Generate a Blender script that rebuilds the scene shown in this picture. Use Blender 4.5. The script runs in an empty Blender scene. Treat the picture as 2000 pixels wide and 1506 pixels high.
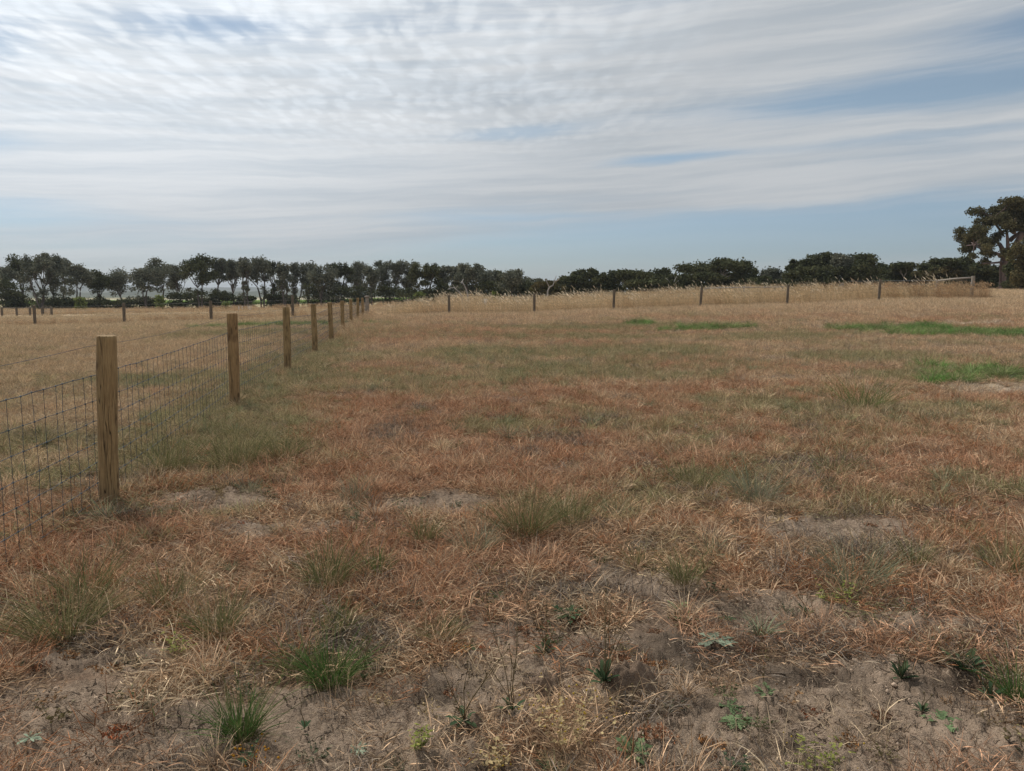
import bpy, math, random
import numpy as np
from mathutils import Vector, Matrix
R = math.radians
rng = np.random.default_rng(7)
random.seed(7)
S = bpy.context.scene
COL = S.collection

# ------------------------------------------------------------------ camera
F = 1504.0; PITCH = R(7.31); EYE = 1.6
cam = bpy.data.cameras.new('camera'); cam.sensor_width = 36; cam.lens = 36*F/2000
cam.clip_start = 0.05; cam.clip_end = 20000
camo = bpy.data.objects.new('camera', cam); COL.objects.link(camo)
camo.location = (0, 0, EYE); camo.rotation_euler = (math.pi/2-PITCH, 0, 0)
S.camera = camo
S.render.resolution_x, S.render.resolution_y = 1024, 771

# ------------------------------------------------------------------ sky, sun, exposure
SUN_EL, SUN_AZ = R(47), R(-38)
S.view_settings.view_transform = 'Standard'; S.view_settings.look = 'None'
S.view_settings.exposure = 0.0; S.view_settings.gamma = 1
world = bpy.data.worlds.new("World"); S.world = world; world.use_nodes = True

class NG:
    """small helper that writes node maths"""
    def __init__(s, nt): s.nt = nt; s.n = nt.nodes; s.l = nt.links
    def new(s, t, **k):
        n = s.n.new(t)
        for a, b in k.items(): setattr(n, a, b)
        return n
    def put(s, sock, v):
        if isinstance(v, bpy.types.NodeSocket): s.l.new(v, sock)
        elif v is not None: sock.default_value = v
    def m(s, op, a, b=None, c=None, clamp=False):
        n = s.new('ShaderNodeMath', operation=op, use_clamp=clamp)
        s.put(n.inputs[0], a); s.put(n.inputs[1], b); s.put(n.inputs[2], c)
        return n.outputs[0]
    def add(s, a, b): return s.m('ADD', a, b)
    def mul(s, a, b): return s.m('MULTIPLY', a, b)
    def sub(s, a, b): return s.m('SUBTRACT', a, b)
    def xyz(s, x, y, z):
        n = s.new('ShaderNodeCombineXYZ')
        s.put(n.inputs[0], x); s.put(n.inputs[1], y); s.put(n.inputs[2], z)
        return n.outputs[0]
    def noise(s, vec, scale, detail=3, rough=.5, dist=0, col=False):
        n = s.new('ShaderNodeTexNoise')
        if vec is not None: s.put(n.inputs['Vector'], vec)
        n.inputs['Scale'].default_value = scale; n.inputs['Detail'].default_value = detail
        n.inputs['Roughness'].default_value = rough; n.inputs['Distortion'].default_value = dist
        return n.outputs['Color' if col else 'Fac']
    def ramp(s, f, lo, hi, a=0.0, b=1.0, smooth=True):
        n = s.new('ShaderNodeMapRange', interpolation_type='SMOOTHSTEP' if smooth else 'LINEAR', clamp=True)
        s.put(n.inputs[0], f); n.inputs[1].default_value = lo; n.inputs[2].default_value = hi
        n.inputs[3].default_value = a; n.inputs[4].default_value = b
        return n.outputs[0]
    def mix(s, f, a, b, mode='MIX'):
        n = s.new('ShaderNodeMix', data_type='RGBA', blend_type=mode)
        s.put(n.inputs[0], f)
        s.put(n.inputs[6], a if isinstance(a, bpy.types.NodeSocket) else (*a, 1))
        s.put(n.inputs[7], b if isinstance(b, bpy.types.NodeSocket) else (*b, 1))
        return n.outputs[2]
    def attr(s, name, typ='GEOMETRY', out='Color'):
        n = s.new('ShaderNodeAttribute', attribute_type=typ, attribute_name=name)
        return n.outputs[out]

def build_world():
    g = NG(world.node_tree)
    for n in list(g.n): g.n.remove(n)
    sky = g.new('ShaderNodeTexSky', sky_type='NISHITA'); sky.sun_disc = False
    sky.sun_elevation = SUN_EL; sky.sun_rotation = SUN_AZ
    sky.dust_density = 0.6; sky.air_density = 1.0; sky.ozone_density = 1.0
    bg_sky = g.new('ShaderNodeBackground'); bg_sky.inputs[1].default_value = 0.080
    tc = g.new('ShaderNodeTexCoord').outputs['Generated']
    nrm = g.new('ShaderNodeVectorMath', operation='NORMALIZE'); g.l.new(tc, nrm.inputs[0])
    sep = g.new('ShaderNodeSeparateXYZ'); g.l.new(nrm.outputs[0], sep.inputs[0])
    x, y, z = sep.outputs
    A = g.mul(g.m('ARCTAN2', x, y), 57.29578)
    L = g.mul(g.m('ARCSINE', z), 57.29578)
    air = g.mix(g.ramp(L, 0.0, 13.0), (.60, .76, 1.06), (.98, 1.02, 1.0))      # moist air takes the yellow out of the low sky
    g.l.new(g.mix(1.0, sky.outputs[0], air, 'MULTIPLY'), bg_sky.inputs[0])
    # streaks: cirrus drawn out along the azimuth, rising slowly to the right
    w = g.noise(g.xyz(g.mul(A, .05), g.mul(L, .16), 0.0), 1.0, 4, .55)
    w = g.mul(g.sub(w, .5), 2.0)
    w2 = g.noise(g.xyz(g.mul(A, .16), g.mul(L, .7), 3.0), 1.0, 4, .6)
    Lt = g.add(g.add(g.sub(L, g.mul(A, .045)), g.mul(w, .8)), g.mul(g.sub(w2, .5), .45))
    s1 = g.noise(g.xyz(g.mul(A, .03), g.mul(Lt, .42), 1.3), 1.0, 5, .55)
    s2 = g.noise(g.xyz(g.mul(A, .06), g.mul(Lt, 1.3), 5.3), 1.0, 5, .6)
    # ripples: an altocumulus sheet in the plane of the cloud deck
    zi = g.m('MAXIMUM', z, .05)
    u, v = g.m('DIVIDE', x, zi), g.m('DIVIDE', y, zi)
    wv = g.noise(g.xyz(u, v, 0.0), 1.1, 2, .5)
    r1 = g.noise(g.xyz(g.add(u, g.mul(wv, .35)), g.add(g.mul(v, .30), g.mul(u, .10)), 2.0), 13.0, 3, .55)
    r2 = g.noise(g.xyz(g.add(u, g.mul(wv, .4)), g.mul(v, .6), 7.0), 2.6, 4, .6)
    vc = g.new('ShaderNodeTexVoronoi', feature='SMOOTH_F1'); vc.inputs['Scale'].default_value = 13.0; vc.inputs['Smoothness'].default_value = .6
    vn = g.new('ShaderNodeVectorMath', operation='SCALE'); g.l.new(g.noise(g.xyz(u, v, 4.0), 5.0, 3, .6, col=True), vn.inputs[0]); vn.inputs['Scale'].default_value = .10
    va = g.new('ShaderNodeVectorMath', operation='ADD'); g.l.new(g.xyz(g.add(u, g.mul(wv, .2)), g.add(g.mul(v, .30), g.mul(u, .08)), 2.0), va.inputs[0]); g.l.new(vn.outputs[0], va.inputs[1]); g.l.new(va.outputs[0], vc.inputs['Vector'])
    rip = g.ramp(g.add(g.mul(g.sub(.95, vc.outputs['Distance']), .62), g.mul(r1, .5)), .42, .74)
    rmask = g.mul(g.ramp(L, 8.0, 13.5), g.ramp(A, 22.0, -8.0))
    def blob(a, l, sa, sl, amt, k=.045):
        dl = g.sub(Lt, l - k*a); da = g.mul(g.sub(A, a), 1/sa)
        q = g.add(g.mul(da, da), g.m('POWER', g.mul(dl, 1/sl), 2.0))
        return g.mul(g.m('EXPONENT', g.mul(q, -1.0)), amt)
    cov = g.ramp(L, 1.0, 8.5, .36, .86)
    cov = g.add(cov, g.mul(g.sub(s1, .5), 1.05))
    cov = g.add(cov, g.mul(g.sub(s2, .5), .5))
    cov = g.add(cov, g.mul(g.mul(g.sub(rip, .45), .22), rmask))
    cov = g.add(cov, g.mul(g.ramp(A, 4.0, -22.0), .16))
    cov = g.add(cov, g.mul(g.mul(g.sub(r2, .5), .55), rmask))
    for b in [(29, 12.2, 13, 1.3, -.85), (35, 15.2, 8, 1.0, -.75), (0, 10.9, 7, .55, -.5), (11, 8.9, 6, .4, -.6), (28, 9.4, 9, .35, -.35), (-20, 7.6, 6, .25, -.15),
              (19, 3.6, 15, 1.5, -.85), (-2, 5.0, 9, .5, -.3), (-34, 8.6, 5, 1.5, -.5), (-34, 14.2, 4, 1.6, -.8),
              (-20, 16.9, 6, .9, -.75), (-33, 4.6, 7, .8, -.5), (-4, 3.2, 9, .6, -.2), (24, 6.9, 10, .5, .35), (12, 6.0, 8, .35, .3),
              (-18, 10, 12, 3.5, .25), (-10, 6.6, 14, .9, .2), (6, 14.5, 12, 2.2, .3)]:
        cov = g.add(cov, blob(*b))
    cov = g.ramp(cov, .12, .90, .16, .98)
    sd = Vector((math.sin(SUN_AZ)*math.cos(SUN_EL), math.cos(SUN_AZ)*math.cos(SUN_EL), math.sin(SUN_EL)))
    dt = g.new('ShaderNodeVectorMath', operation='DOT_PRODUCT'); g.l.new(nrm.outputs[0], dt.inputs[0]); dt.inputs[1].default_value = sd
    glow = g.ramp(dt.outputs['Value'], .55, 1.0, 0.0, 1.0)
    cc = g.mix(g.ramp(s2, .3, .7), (.50, .545, .59), (.62, .645, .67))
    bright = g.add(g.add(.90, g.mul(glow, .85)), g.mul(g.add(g.mul(g.sub(rip, .5), .18), g.mul(g.sub(r2, .5), .5)), rmask))
    hor = g.ramp(L, 0.0, 9.0, .86, 1.0)
    bg_cl = g.new('ShaderNodeBackground'); g.l.new(cc, bg_cl.inputs[0]); g.l.new(g.mul(bright, hor), bg_cl.inputs[1])
    mx = g.new('ShaderNodeMixShader'); g.l.new(cov, mx.inputs[0]); g.l.new(bg_sky.outputs[0], mx.inputs[1]); g.l.new(bg_cl.outputs[0], mx.inputs[2])
    out = g.new('ShaderNodeOutputWorld'); g.l.new(mx.outputs[0], out.inputs[0])
build_world()
sun = bpy.data.lights.new('sun', 'SUN'); sun.energy = 3.3; sun.angle = R(2); sun.color = (1, .94, .86)
suno = bpy.data.objects.new('sun', sun); COL.objects.link(suno)
sv = Vector((math.sin(SUN_AZ)*math.cos(SUN_EL), math.cos(SUN_AZ)*math.cos(SUN_EL), math.sin(SUN_EL)))
suno.rotation_euler = sv.to_track_quat('Z', 'Y').to_euler(); suno.location = (-20, 20, 40)

# ------------------------------------------------------------------ numeric helpers
def vnoise(x, y, seed=0):
    xi = np.floor(x).astype(np.int64); yi = np.floor(y).astype(np.int64)
    fx = x-xi; fy = y-yi; fx = fx*fx*(3-2*fx); fy = fy*fy*(3-2*fy)
    def h(a, b):
        n = (a*374761393 + b*668265263 + seed*974634777) & 0xffffffff
        n = ((n ^ (n >> 13))*1274126177) & 0xffffffff
        return ((n ^ (n >> 16)) & 0xffff)/65535.0
    return (h(xi, yi)*(1-fx)+h(xi+1, yi)*fx)*(1-fy)+(h(xi, yi+1)*(1-fx)+h(xi+1, yi+1)*fx)*fy
def fbm(x, y, sc, oct=4, seed=0, gain=.5):
    x = np.asarray(x, float)*sc; y = np.asarray(y, float)*sc; s = 0; a = 1; t = 0
    for i in range(oct):
        s = s+a*vnoise(x+i*17.3, y-i*9.1, seed+i); t += a; a *= gain; x = x*2.03; y = y*2.03
    return s/t
def sstep(x, a, b):
    t = np.clip((x-a)/(b-a), 0, 1); return t*t*(3-2*t)

# terrain: heights measured along rays from the camera's foot point
TT = np.array([-.85, -.62, -.40, -.28, -.19, -.08, .03, .13, .25, .36, .48, .62, .85])
TR = np.array([0, 12, 25, 46, 62, 85, 150, 400, 700, 1500, 9000.])
TZ = np.array([
 [0]*13,
 [-.05, -.03, 0, 0, 0, 0, 0, 0, 0, 0, 0, .02, .04],
 [-.25, -.2, -.12, -.08, -.05, 0, 0, .03, .05, .08, .12, .15, .2],
 [-.85, -.74, -.47, -.3, -.2, -.07, 0, .2, .35, .5, .76, .95, 1.1],
 [-1.25, -1.1, -.8, -.5, -.25, .25, .18, .45, .70, .98, 1.05, 1.1, 1.1],
 [-1.9, -1.75, -1.3, -1.0, -.8, -.4, -.2, .2, .4, .6, .8, 1.15, 1.3],
 [-2.7, -2.6, -2.7, -2.6, -2.2, -1.6, -1.0, -.5, 0, .3, .6, 1.2, 1.5],
 [-7.5, -7.4, -7.2, -7, -6, -5, -4, -3, -2, -1, -1, 0, 0],
 [-11, -11, -11, -11, -10, -9, -8, -8, -8, -8, -8, -8, -8],
 [-16]*13, [-18]*13])
def T(x, y):
    x = np.asarray(x, float); y = np.asarray(y, float)
    r = np.maximum(np.abs(y), np.hypot(x, y)*.62)
    t = np.clip(np.where(y > 0, x/np.maximum(r, .01), np.sign(x)*.85), -.85, .8499)
    def idx(v, g):
        i = np.clip(np.searchsorted(g, v, side='right')-1, 0, len(g)-2)
        f = np.clip((v-g[i])/(g[i+1]-g[i]), 0, 1); return i, f
    i, f = idx(r, TR); j, e = idx(t, TT)
    e = e*e*(3-2*e)*.5+e*.5
    z = (TZ[i, j]*(1-e)+TZ[i, j+1]*e)*(1-f)+(TZ[i+1, j]*(1-e)+TZ[i+1, j+1]*e)*f
    d = np.hypot(x, y)
    z = z+(fbm(x, y, .35, 3, 50)-.5)*.10*sstep(d, 1.0, 6)
    return z
def ray(px, py):
    cx = (px-1000)/F; cy = (753-py)/F
    return np.array([cx, math.cos(PITCH)+cy*math.sin(PITCH), -math.sin(PITCH)+cy*math.cos(PITCH)])
def gp(px, py):
    """ground point seen at a pixel of the photograph"""
    d = ray(px, py); t = 0.8
    while t < 3000:
        p = d*t
        if EYE+p[2] < T(p[0], p[1]): break
        t *= 1.004
    return float(p[0]), float(p[1])
def xat(px, Y, py=590): return float(ray(px, py)[0]/ray(px, py)[1]*Y)
def zat(py, Y):
    d = ray(1000, py); return float(EYE+d[2]/d[1]*Y)

# ------------------------------------------------------------------ what grows where (world coordinates)
def E(px, py, rx, ry):   # ellipse on the ground: centre and half-axes in metres
    x, y = gp(px, py); return (x, y, rx, ry)
GREEN = [E(1120, 690, 3.6, 1.6), E(900, 700, 1.8, 1.4), E(1020, 730, 1.6, .9), E(870, 745, 1.0, .5), E(600, 745, 1.3, .9), E(700, 760, 1.6, .5),
         E(440, 890, .55, .45), E(330, 900, .45, .5), E(560, 880, .35, .25), E(420, 820, .5, .6), E(1690, 800, .9, .6), E(1850, 800, .9, .5), E(1440, 785, .55, .4),
         E(1560, 770, .6, .4), E(1180, 640, 5.0, 1.4), E(1330, 690, 1.2, 1.0), E(1350, 870, .5, .4), E(1290, 970, .35, .3), E(1130, 1000, .45, .2),
         E(1000, 840, .4, .3), E(1680, 700, 1.5, 1.0), E(1500, 660, 2, 1.2), E(1950, 960, .4, .4), E(1330, 940, .5, .25), E(20, 940, .5, .5), E(320, 745, 1.6, 1.0), E(60, 880, .6, .5),
         E(1280, 735, 1, .6), E(1160, 660, 3, 1.0), E(560, 650, 4, 2), E(1780, 735, .8, .5)]
LUSH = [E(1925, 735, .9, .9), E(2000, 742, .9, .8), E(1855, 722, .5, .6), E(2080, 748, 1, .8), E(1252, 636, .45, .9), E(1350, 645, 1.0, .6), E(1395, 643, .9, .5), E(1310, 646, .8, .4),
        E(1680, 644, 1.2, .9), E(1800, 645, 1.3, .9), E(1830, 655, 1.2, .7), E(1950, 655, 1.5, 1.2), E(1870, 750, .5, .25), E(540, 637, 3.2, 1.2), E(1790, 640, 1, .8)]
RED = [E(1000, 655, 4.0, 2.0), E(700, 790, 1.8, .7), E(900, 860, 1.6, .6), E(1500, 720, 1.8, .6), E(1550, 900, 1.6, .9), E(1250, 830, 1.2, .5), E(700, 950, .8, .5),
       E(250, 1050, .8, .5), E(1120, 800, 1.2, .4), E(640, 1080, .7, .3), E(1400, 760, 1.2, .5), E(1950, 640, 3, 2), E(1960, 790, .7, .4), E(620, 665, 2, 2.5)]
BARE = [E(860, 985, .42, .28), E(1620, 1035, .5, .33), E(450, 975, .3, .25), E(1120, 1300, .42, .3), E(1040, 1230, .3, .2), E(1250, 1290, .3, .2), E(160, 1400, .5, .25),
        E(350, 1420, .4, .2), E(700, 1420, .5, .22), E(1500, 1470, .5, .2), E(1850, 1440, .5, .25), E(1700, 1330, .35, .15), E(230, 1290, .35, .15), E(1330, 1440, .25, .2),
        E(60, 1450, .4, .2), E(900, 1350, .35, .2), E(560, 1040, .3, .15), E(1480, 1200, .3, .2), E(1250, 1150, .3, .15), E(1800, 1230, .3, .15), E(640, 1380, .3, .15)]
BARE += [E(px, py, .085, .055) for px, py in [(905, 1428), (1000, 1400), (1180, 1350), (1235, 1488), (1425, 1390), (1440, 1430), (1495, 1362), (1842, 1425), (697, 1472), (970, 1175), (918, 1284), (1395, 1270), (1065, 1285), (1110, 1217), (1145, 1194), (1320, 1197), (1420, 1214), (1760, 1340), (1880, 1318), (345, 1282), (1630, 1188), (815, 1485), (490, 1495), (1060, 1224), (1300, 1312)]]
DARK = [E(1545, 990, .32, .10), E(1340, 1290, .30, .12), E(1600, 908, .35, .10), E(840, 1362, .12, .05), E(1620, 1275, .2, .07), E(1650, 1090, .35, .12), E(330, 1190, .06, .03), E(1560, 1330, .2, .06), E(1120, 1160, .35, .10), E(1860, 1345, .2, .06), E(640, 1255, .15, .05), E(1800, 1170, .2, .06), E(1930, 1270, .25, .08), E(1260, 1390, .18, .06), E(230, 1245, .1, .04), E(780, 1130, .12, .04)]  # dark litter patches; those beside tufts also paint in the tufts' shade
SAND = [E(1985, 762, .8, .22), E(1905, 753, .6, .15), E(1830, 738, .4, .12), E(1960, 631, 3.2, .5), E(1870, 635, 1.8, .4), E(1720, 641, 1.2, .25), E(1600, 633, 1.2, .2),
        E(1290, 633, .9, .25), E(2100, 765, 1.6, .5), E(1560, 740, .4, .08), E(1990, 762, .7, .15)]
def field(L, x, y, soft=.35, wob=.35, seed=3):
    n = (fbm(x, y, .9, 4, seed)-.5)*2*wob*2+(fbm(x, y, 4.5, 3, seed+9)-.5)*wob*1.6
    m = np.zeros_like(np.asarray(x, float))
    for (cx, cy, rx, ry) in L:
        q = np.sqrt(((x-cx)/rx)**2+((y-cy)/ry)**2)+n
        m = np.maximum(m, 1-sstep(q, 1-soft, 1+soft*1.6))
    return m
FX = lambda Y: -2.234-.1396*Y      # side fence runs along x = FX(y)
def maps(x, y):
    x = np.asarray(x, float); y = np.asarray(y, float); d = np.hypot(x, y)
    n1 = fbm(x, y, .45, 4, 11); n2 = fbm(x, y, 1.7, 4, 12); n3 = fbm(x, y, 6, 3, 13)
    near = 1-sstep(d, 3.3, 6.2)
    bare = np.maximum(field(BARE, x, y, .4, .4, 21), near*sstep(n2*.6+n3*.4, .54, .65)*.93)
    bare = np.maximum(bare, (1-sstep(d, 5, 13))*sstep(n2, .60, .74)*.6)
    sand = field(SAND, x, y, .3, .3, 31)
    green = np.maximum(field(GREEN, x, y, .5, .6, 41)*.95, sstep(n1*.6+n2*.4, .52, .66)*.5*(1-near)*(1-.6*sstep(d, 36, 46)))
    fd = np.abs(x-FX(y))
    green = np.maximum(green, (1-sstep(fd+(n2-.5)*1.2, .35, 1.4))*1.0*sstep(y, 5.5, 7.5)*(1-sstep(y, 20, 30)))
    lush = field(LUSH, x, y, .40, .55, 42)*(.6+.4*sstep(n2, .42, .55))
    red = np.maximum(field(RED, x, y, .6, .4, 43), np.maximum(sstep(fbm(x, y, .3, 3, 44), .50, .66)*.75, sstep(fbm(x, y, 1.1, 3, 46), .46, .60)*.8*(1-sstep(d, 9, 16))))
    red = red*(1-sstep(d, 30, 52))
    left = sstep(FX(y)-x, .3, 1.5)
    red = red*(1-.75*left)
    return bare, sand, green*(1-bare*.8), lush, red, left
C_DRY = np.array([.54, .365, .225]); C_STRAW = np.array([.66, .51, .335]); C_RED = np.array([.48, .27, .165])
C_OLIVE = np.array([.27, .265, .13]); C_LUSH = np.array([.095, .23, .05]); C_GREY = np.array([.30, .25, .205]); C_SOIL = np.array([.385, .292, .215])
def gcol(x, y):
    bare, sand, green, lush, red, left = maps(x, y)
    d = np.hypot(x, y)
    e = lambda a: a[..., None]
    n = e(fbm(x, y, 2.2, 4, 61))
    c = C_DRY*(.78+.35*n)+0*e(d)
    c = c*(1-e(red)*.8)+C_RED*e(red)*.8
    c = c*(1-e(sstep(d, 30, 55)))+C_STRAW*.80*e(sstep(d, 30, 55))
    c = c*(1-e(left)*.5)+np.array([.46, .355, .225])*e(left)*.5
    c = c*(1-e(green)*.62)+C_OLIVE*e(green)*.62
    c = c*(1-e(lush)*.7)+C_LUSH*e(lush)*.7
    soil = C_SOIL*(.72+.5*e(fbm(x, y, 5, 4, 62)))
    soil = soil*(1-.35*e(sstep(fbm(x, y, 1.1, 4, 63), .48, .68)))
    c = c*.46  # ground colour under the grass darkened to paint deeper shade between blades
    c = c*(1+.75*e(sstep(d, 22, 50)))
    c = c*(1-e(bare)*.95)+soil*e(bare)*.95
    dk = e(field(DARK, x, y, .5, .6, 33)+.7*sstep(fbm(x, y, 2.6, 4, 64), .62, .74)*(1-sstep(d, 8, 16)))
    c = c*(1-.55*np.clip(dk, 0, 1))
    c = c*(1-e(sand)*.9)+np.array([.50, .41, .31])*e(sand)*.9
    # far country: green vines ground, pale stubble, bush
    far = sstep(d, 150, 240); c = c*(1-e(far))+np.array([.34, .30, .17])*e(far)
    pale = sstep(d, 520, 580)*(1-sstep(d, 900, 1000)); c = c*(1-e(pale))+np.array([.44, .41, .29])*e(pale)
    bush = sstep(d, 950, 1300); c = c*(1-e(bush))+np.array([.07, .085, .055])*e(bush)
    return np.clip(c, .01, .9)

# ------------------------------------------------------------------ materials
def mat(name):
    m = bpy.data.materials.new(name); m.use_nodes = True
    g = NG(m.node_tree)
    for n in list(g.n): g.n.remove(n)
    out = g.new('ShaderNodeOutputMaterial')
    b = g.new('ShaderNodeBsdfPrincipled'); g.l.new(b.outputs[0], out.inputs[0])
    b.inputs['Roughness'].default_value = .85; b.inputs['Specular IOR Level'].default_value = .15
    return m, g, b, out
def bump(g, b, h, strength, dist=.01):
    n = g.new('ShaderNodeBump'); n.inputs['Strength'].default_value = strength; n.inputs['Distance'].default_value = dist
    g.l.new(h, n.inputs['Height']); g.l.new(n.outputs[0], b.inputs['Normal'])

def ground_material():
    m, g, b, out = mat('soil_and_thatch')
    c = g.attr('gcol'); bare = g.attr('bare', out='Fac')
    P = g.new('ShaderNodeNewGeometry').outputs['Position']
    n1 = g.noise(P, 45, 5, .7); n2 = g.noise(P, 9, 5, .6); n3 = g.noise(P, 180, 3, .7)
    var = g.add(g.mul(g.ramp(n1, .25, .75), .42), g.add(g.mul(g.ramp(n2, .3, .7), .3), g.mul(n3, .3)))
    var = g.add(var, .50)
    c2 = g.mix(1.0, c, g.xyz(var, g.mul(var, .99), g.mul(var, .975)), 'MULTIPLY')
    # crumbs of grey litter on the soil
    lit = g.ramp(g.noise(P, 75, 4, .75), .56, .66)
    c3 = g.mix(g.mul(lit, .6), c2, (.12, .085, .065))
    gr = g.noise(P, 420, 3, .8); c3 = g.mix(g.mul(g.ramp(gr, .56, .66), .55), c3, (.60, .50, .40)); c3 = g.mix(g.mul(g.ramp(gr, .42, .33), .6), c3, (.08, .055, .04))
    # drying cracks
    wp = g.new('ShaderNodeVectorMath', operation='ADD'); g.l.new(P, wp.inputs[0])
    wn = g.new('ShaderNodeVectorMath', operation='SCALE'); g.l.new(g.noise(P, 7, 4, .6, col=True), wn.inputs[0]); wn.inputs['Scale'].default_value = .16
    g.l.new(wn.outputs[0], wp.inputs[1])
    vo = g.new('ShaderNodeTexVoronoi', feature='DISTANCE_TO_EDGE'); g.l.new(wp.outputs[0], vo.inputs['Vector']); vo.inputs['Scale'].default_value = 5.5
    gate = g.ramp(g.noise(P, 2.3, 3, .5), .45, .57)
    crack = g.mul(g.mul(g.ramp(vo.outputs[0], 0.0, .022, 1.0, 0.0), g.ramp(bare, .5, .9)), gate)
    c4 = g.mix(g.mul(crack, .7), c3, (.07, .05, .04))
    g.l.new(c4, b.inputs['Base Color']); b.inputs['Roughness'].default_value = .95; b.inputs['Specular IOR Level'].default_value = .05
    h = g.sub(g.add(g.mul(n1, .7), g.add(g.mul(n3, .25), g.mul(n2, 1.0))), g.mul(crack, 1.6))
    bump(g, b, h, 1.0, .03)
    return m
def blade_material(name, trans=.14):
    m, g, b, out = mat(name)
    c = g.attr('tint', 'INSTANCER'); bc = g.attr('bc', out='Color')
    sp = g.new('ShaderNodeSeparateXYZ'); g.l.new(bc, sp.inputs[0])
    k = g.add(.34, g.mul(g.m('POWER', sp.outputs[0], 1.3), 1.55))
    c2 = g.mix(1.0, c, g.xyz(k, k, k), 'MULTIPLY')
    # some strands have bleached, some kept another hue, roots are browner, darkened further to paint shade into the gaps
    c2 = g.mix(g.ramp(sp.outputs[1], .80, .92, 0, .6), c2, (.55, .44, .30))
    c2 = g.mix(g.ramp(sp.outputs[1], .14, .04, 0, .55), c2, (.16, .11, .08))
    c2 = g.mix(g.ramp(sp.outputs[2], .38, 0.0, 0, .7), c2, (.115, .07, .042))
    g.n.remove(b)
    d = g.new('ShaderNodeBsdfDiffuse'); t = g.new('ShaderNodeBsdfTranslucent')
    g.l.new(c2, d.inputs[0]); g.l.new(c2, t.inputs[0])
    mx = g.new('ShaderNodeMixShader'); mx.inputs[0].default_value = trans
    g.l.new(d.outputs[0], mx.inputs[1]); g.l.new(t.outputs[0], mx.inputs[2]); g.l.new(mx.outputs[0], out.inputs[0])
    return m
def plant_material(name, col, col2=None, trans=.22, root=(.22, .14, .08)):
    m, g, b, out = mat(name)
    bc = g.attr('bc', out='Color'); sp = g.new('ShaderNodeSeparateXYZ'); g.l.new(bc, sp.inputs[0])
    k = g.add(.6, g.mul(sp.outputs[0], .8))
    c = g.mix(g.ramp(sp.outputs[1], .55, .9), col, col2 or col)
    c = g.mix(1.0, c, g.xyz(k, k, k), 'MULTIPLY')
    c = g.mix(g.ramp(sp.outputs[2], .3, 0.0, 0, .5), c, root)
    g.n.remove(b)
    d = g.new('ShaderNodeBsdfDiffuse'); t = g.new('ShaderNodeBsdfTranslucent')
    g.l.new(c, d.inputs[0]); g.l.new(c, t.inputs[0])
    mx = g.new('ShaderNodeMixShader'); mx.inputs[0].default_value = trans
    g.l.new(d.outputs[0], mx.inputs[1]); g.l.new(t.outputs[0], mx.inputs[2]); g.l.new(mx.outputs[0], out.inputs[0])
    return m
def leaf_material(name, a, b_, trans=.12):
    m, g, b, out = mat(name)
    at = g.attr('bc', out='Color'); sp = g.new('ShaderNodeSeparateXYZ'); g.l.new(at, sp.inputs[0])
    c = g.mix(sp.outputs[1], a, b_)
    k = g.add(.55, g.mul(sp.outputs[0], .9))
    c = g.mix(1.0, c, g.xyz(k, k, k), 'MULTIPLY')
    g.n.remove(b)
    d = g.new('ShaderNodeBsdfDiffuse'); t = g.new('ShaderNodeBsdfTranslucent')
    g.l.new(c, d.inputs[0]); g.l.new(c, t.inputs[0])
    mx = g.new('ShaderNodeMixShader'); mx.inputs[0].default_value = trans
    g.l.new(d.outputs[0], mx.inputs[1]); g.l.new(t.outputs[0], mx.inputs[2]); g.l.new(mx.outputs[0], out.inputs[0])
    return m
def bark_material(name, a, b_, scale=3):
    m, g, b, out = mat(name)
    P = g.new('ShaderNodeTexCoord').outputs['Object']
    mp = g.new('ShaderNodeMapping'); g.l.new(P, mp.inputs[0]); mp.inputs['Scale'].default_value = (1, 1, .25)
    n = g.noise(mp.outputs[0], scale, 5, .65)
    g.l.new(g.mix(g.ramp(n, .35, .65), a, b_), b.inputs['Base Color'])
    bump(g, b, n, .5, .03); return m
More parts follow.
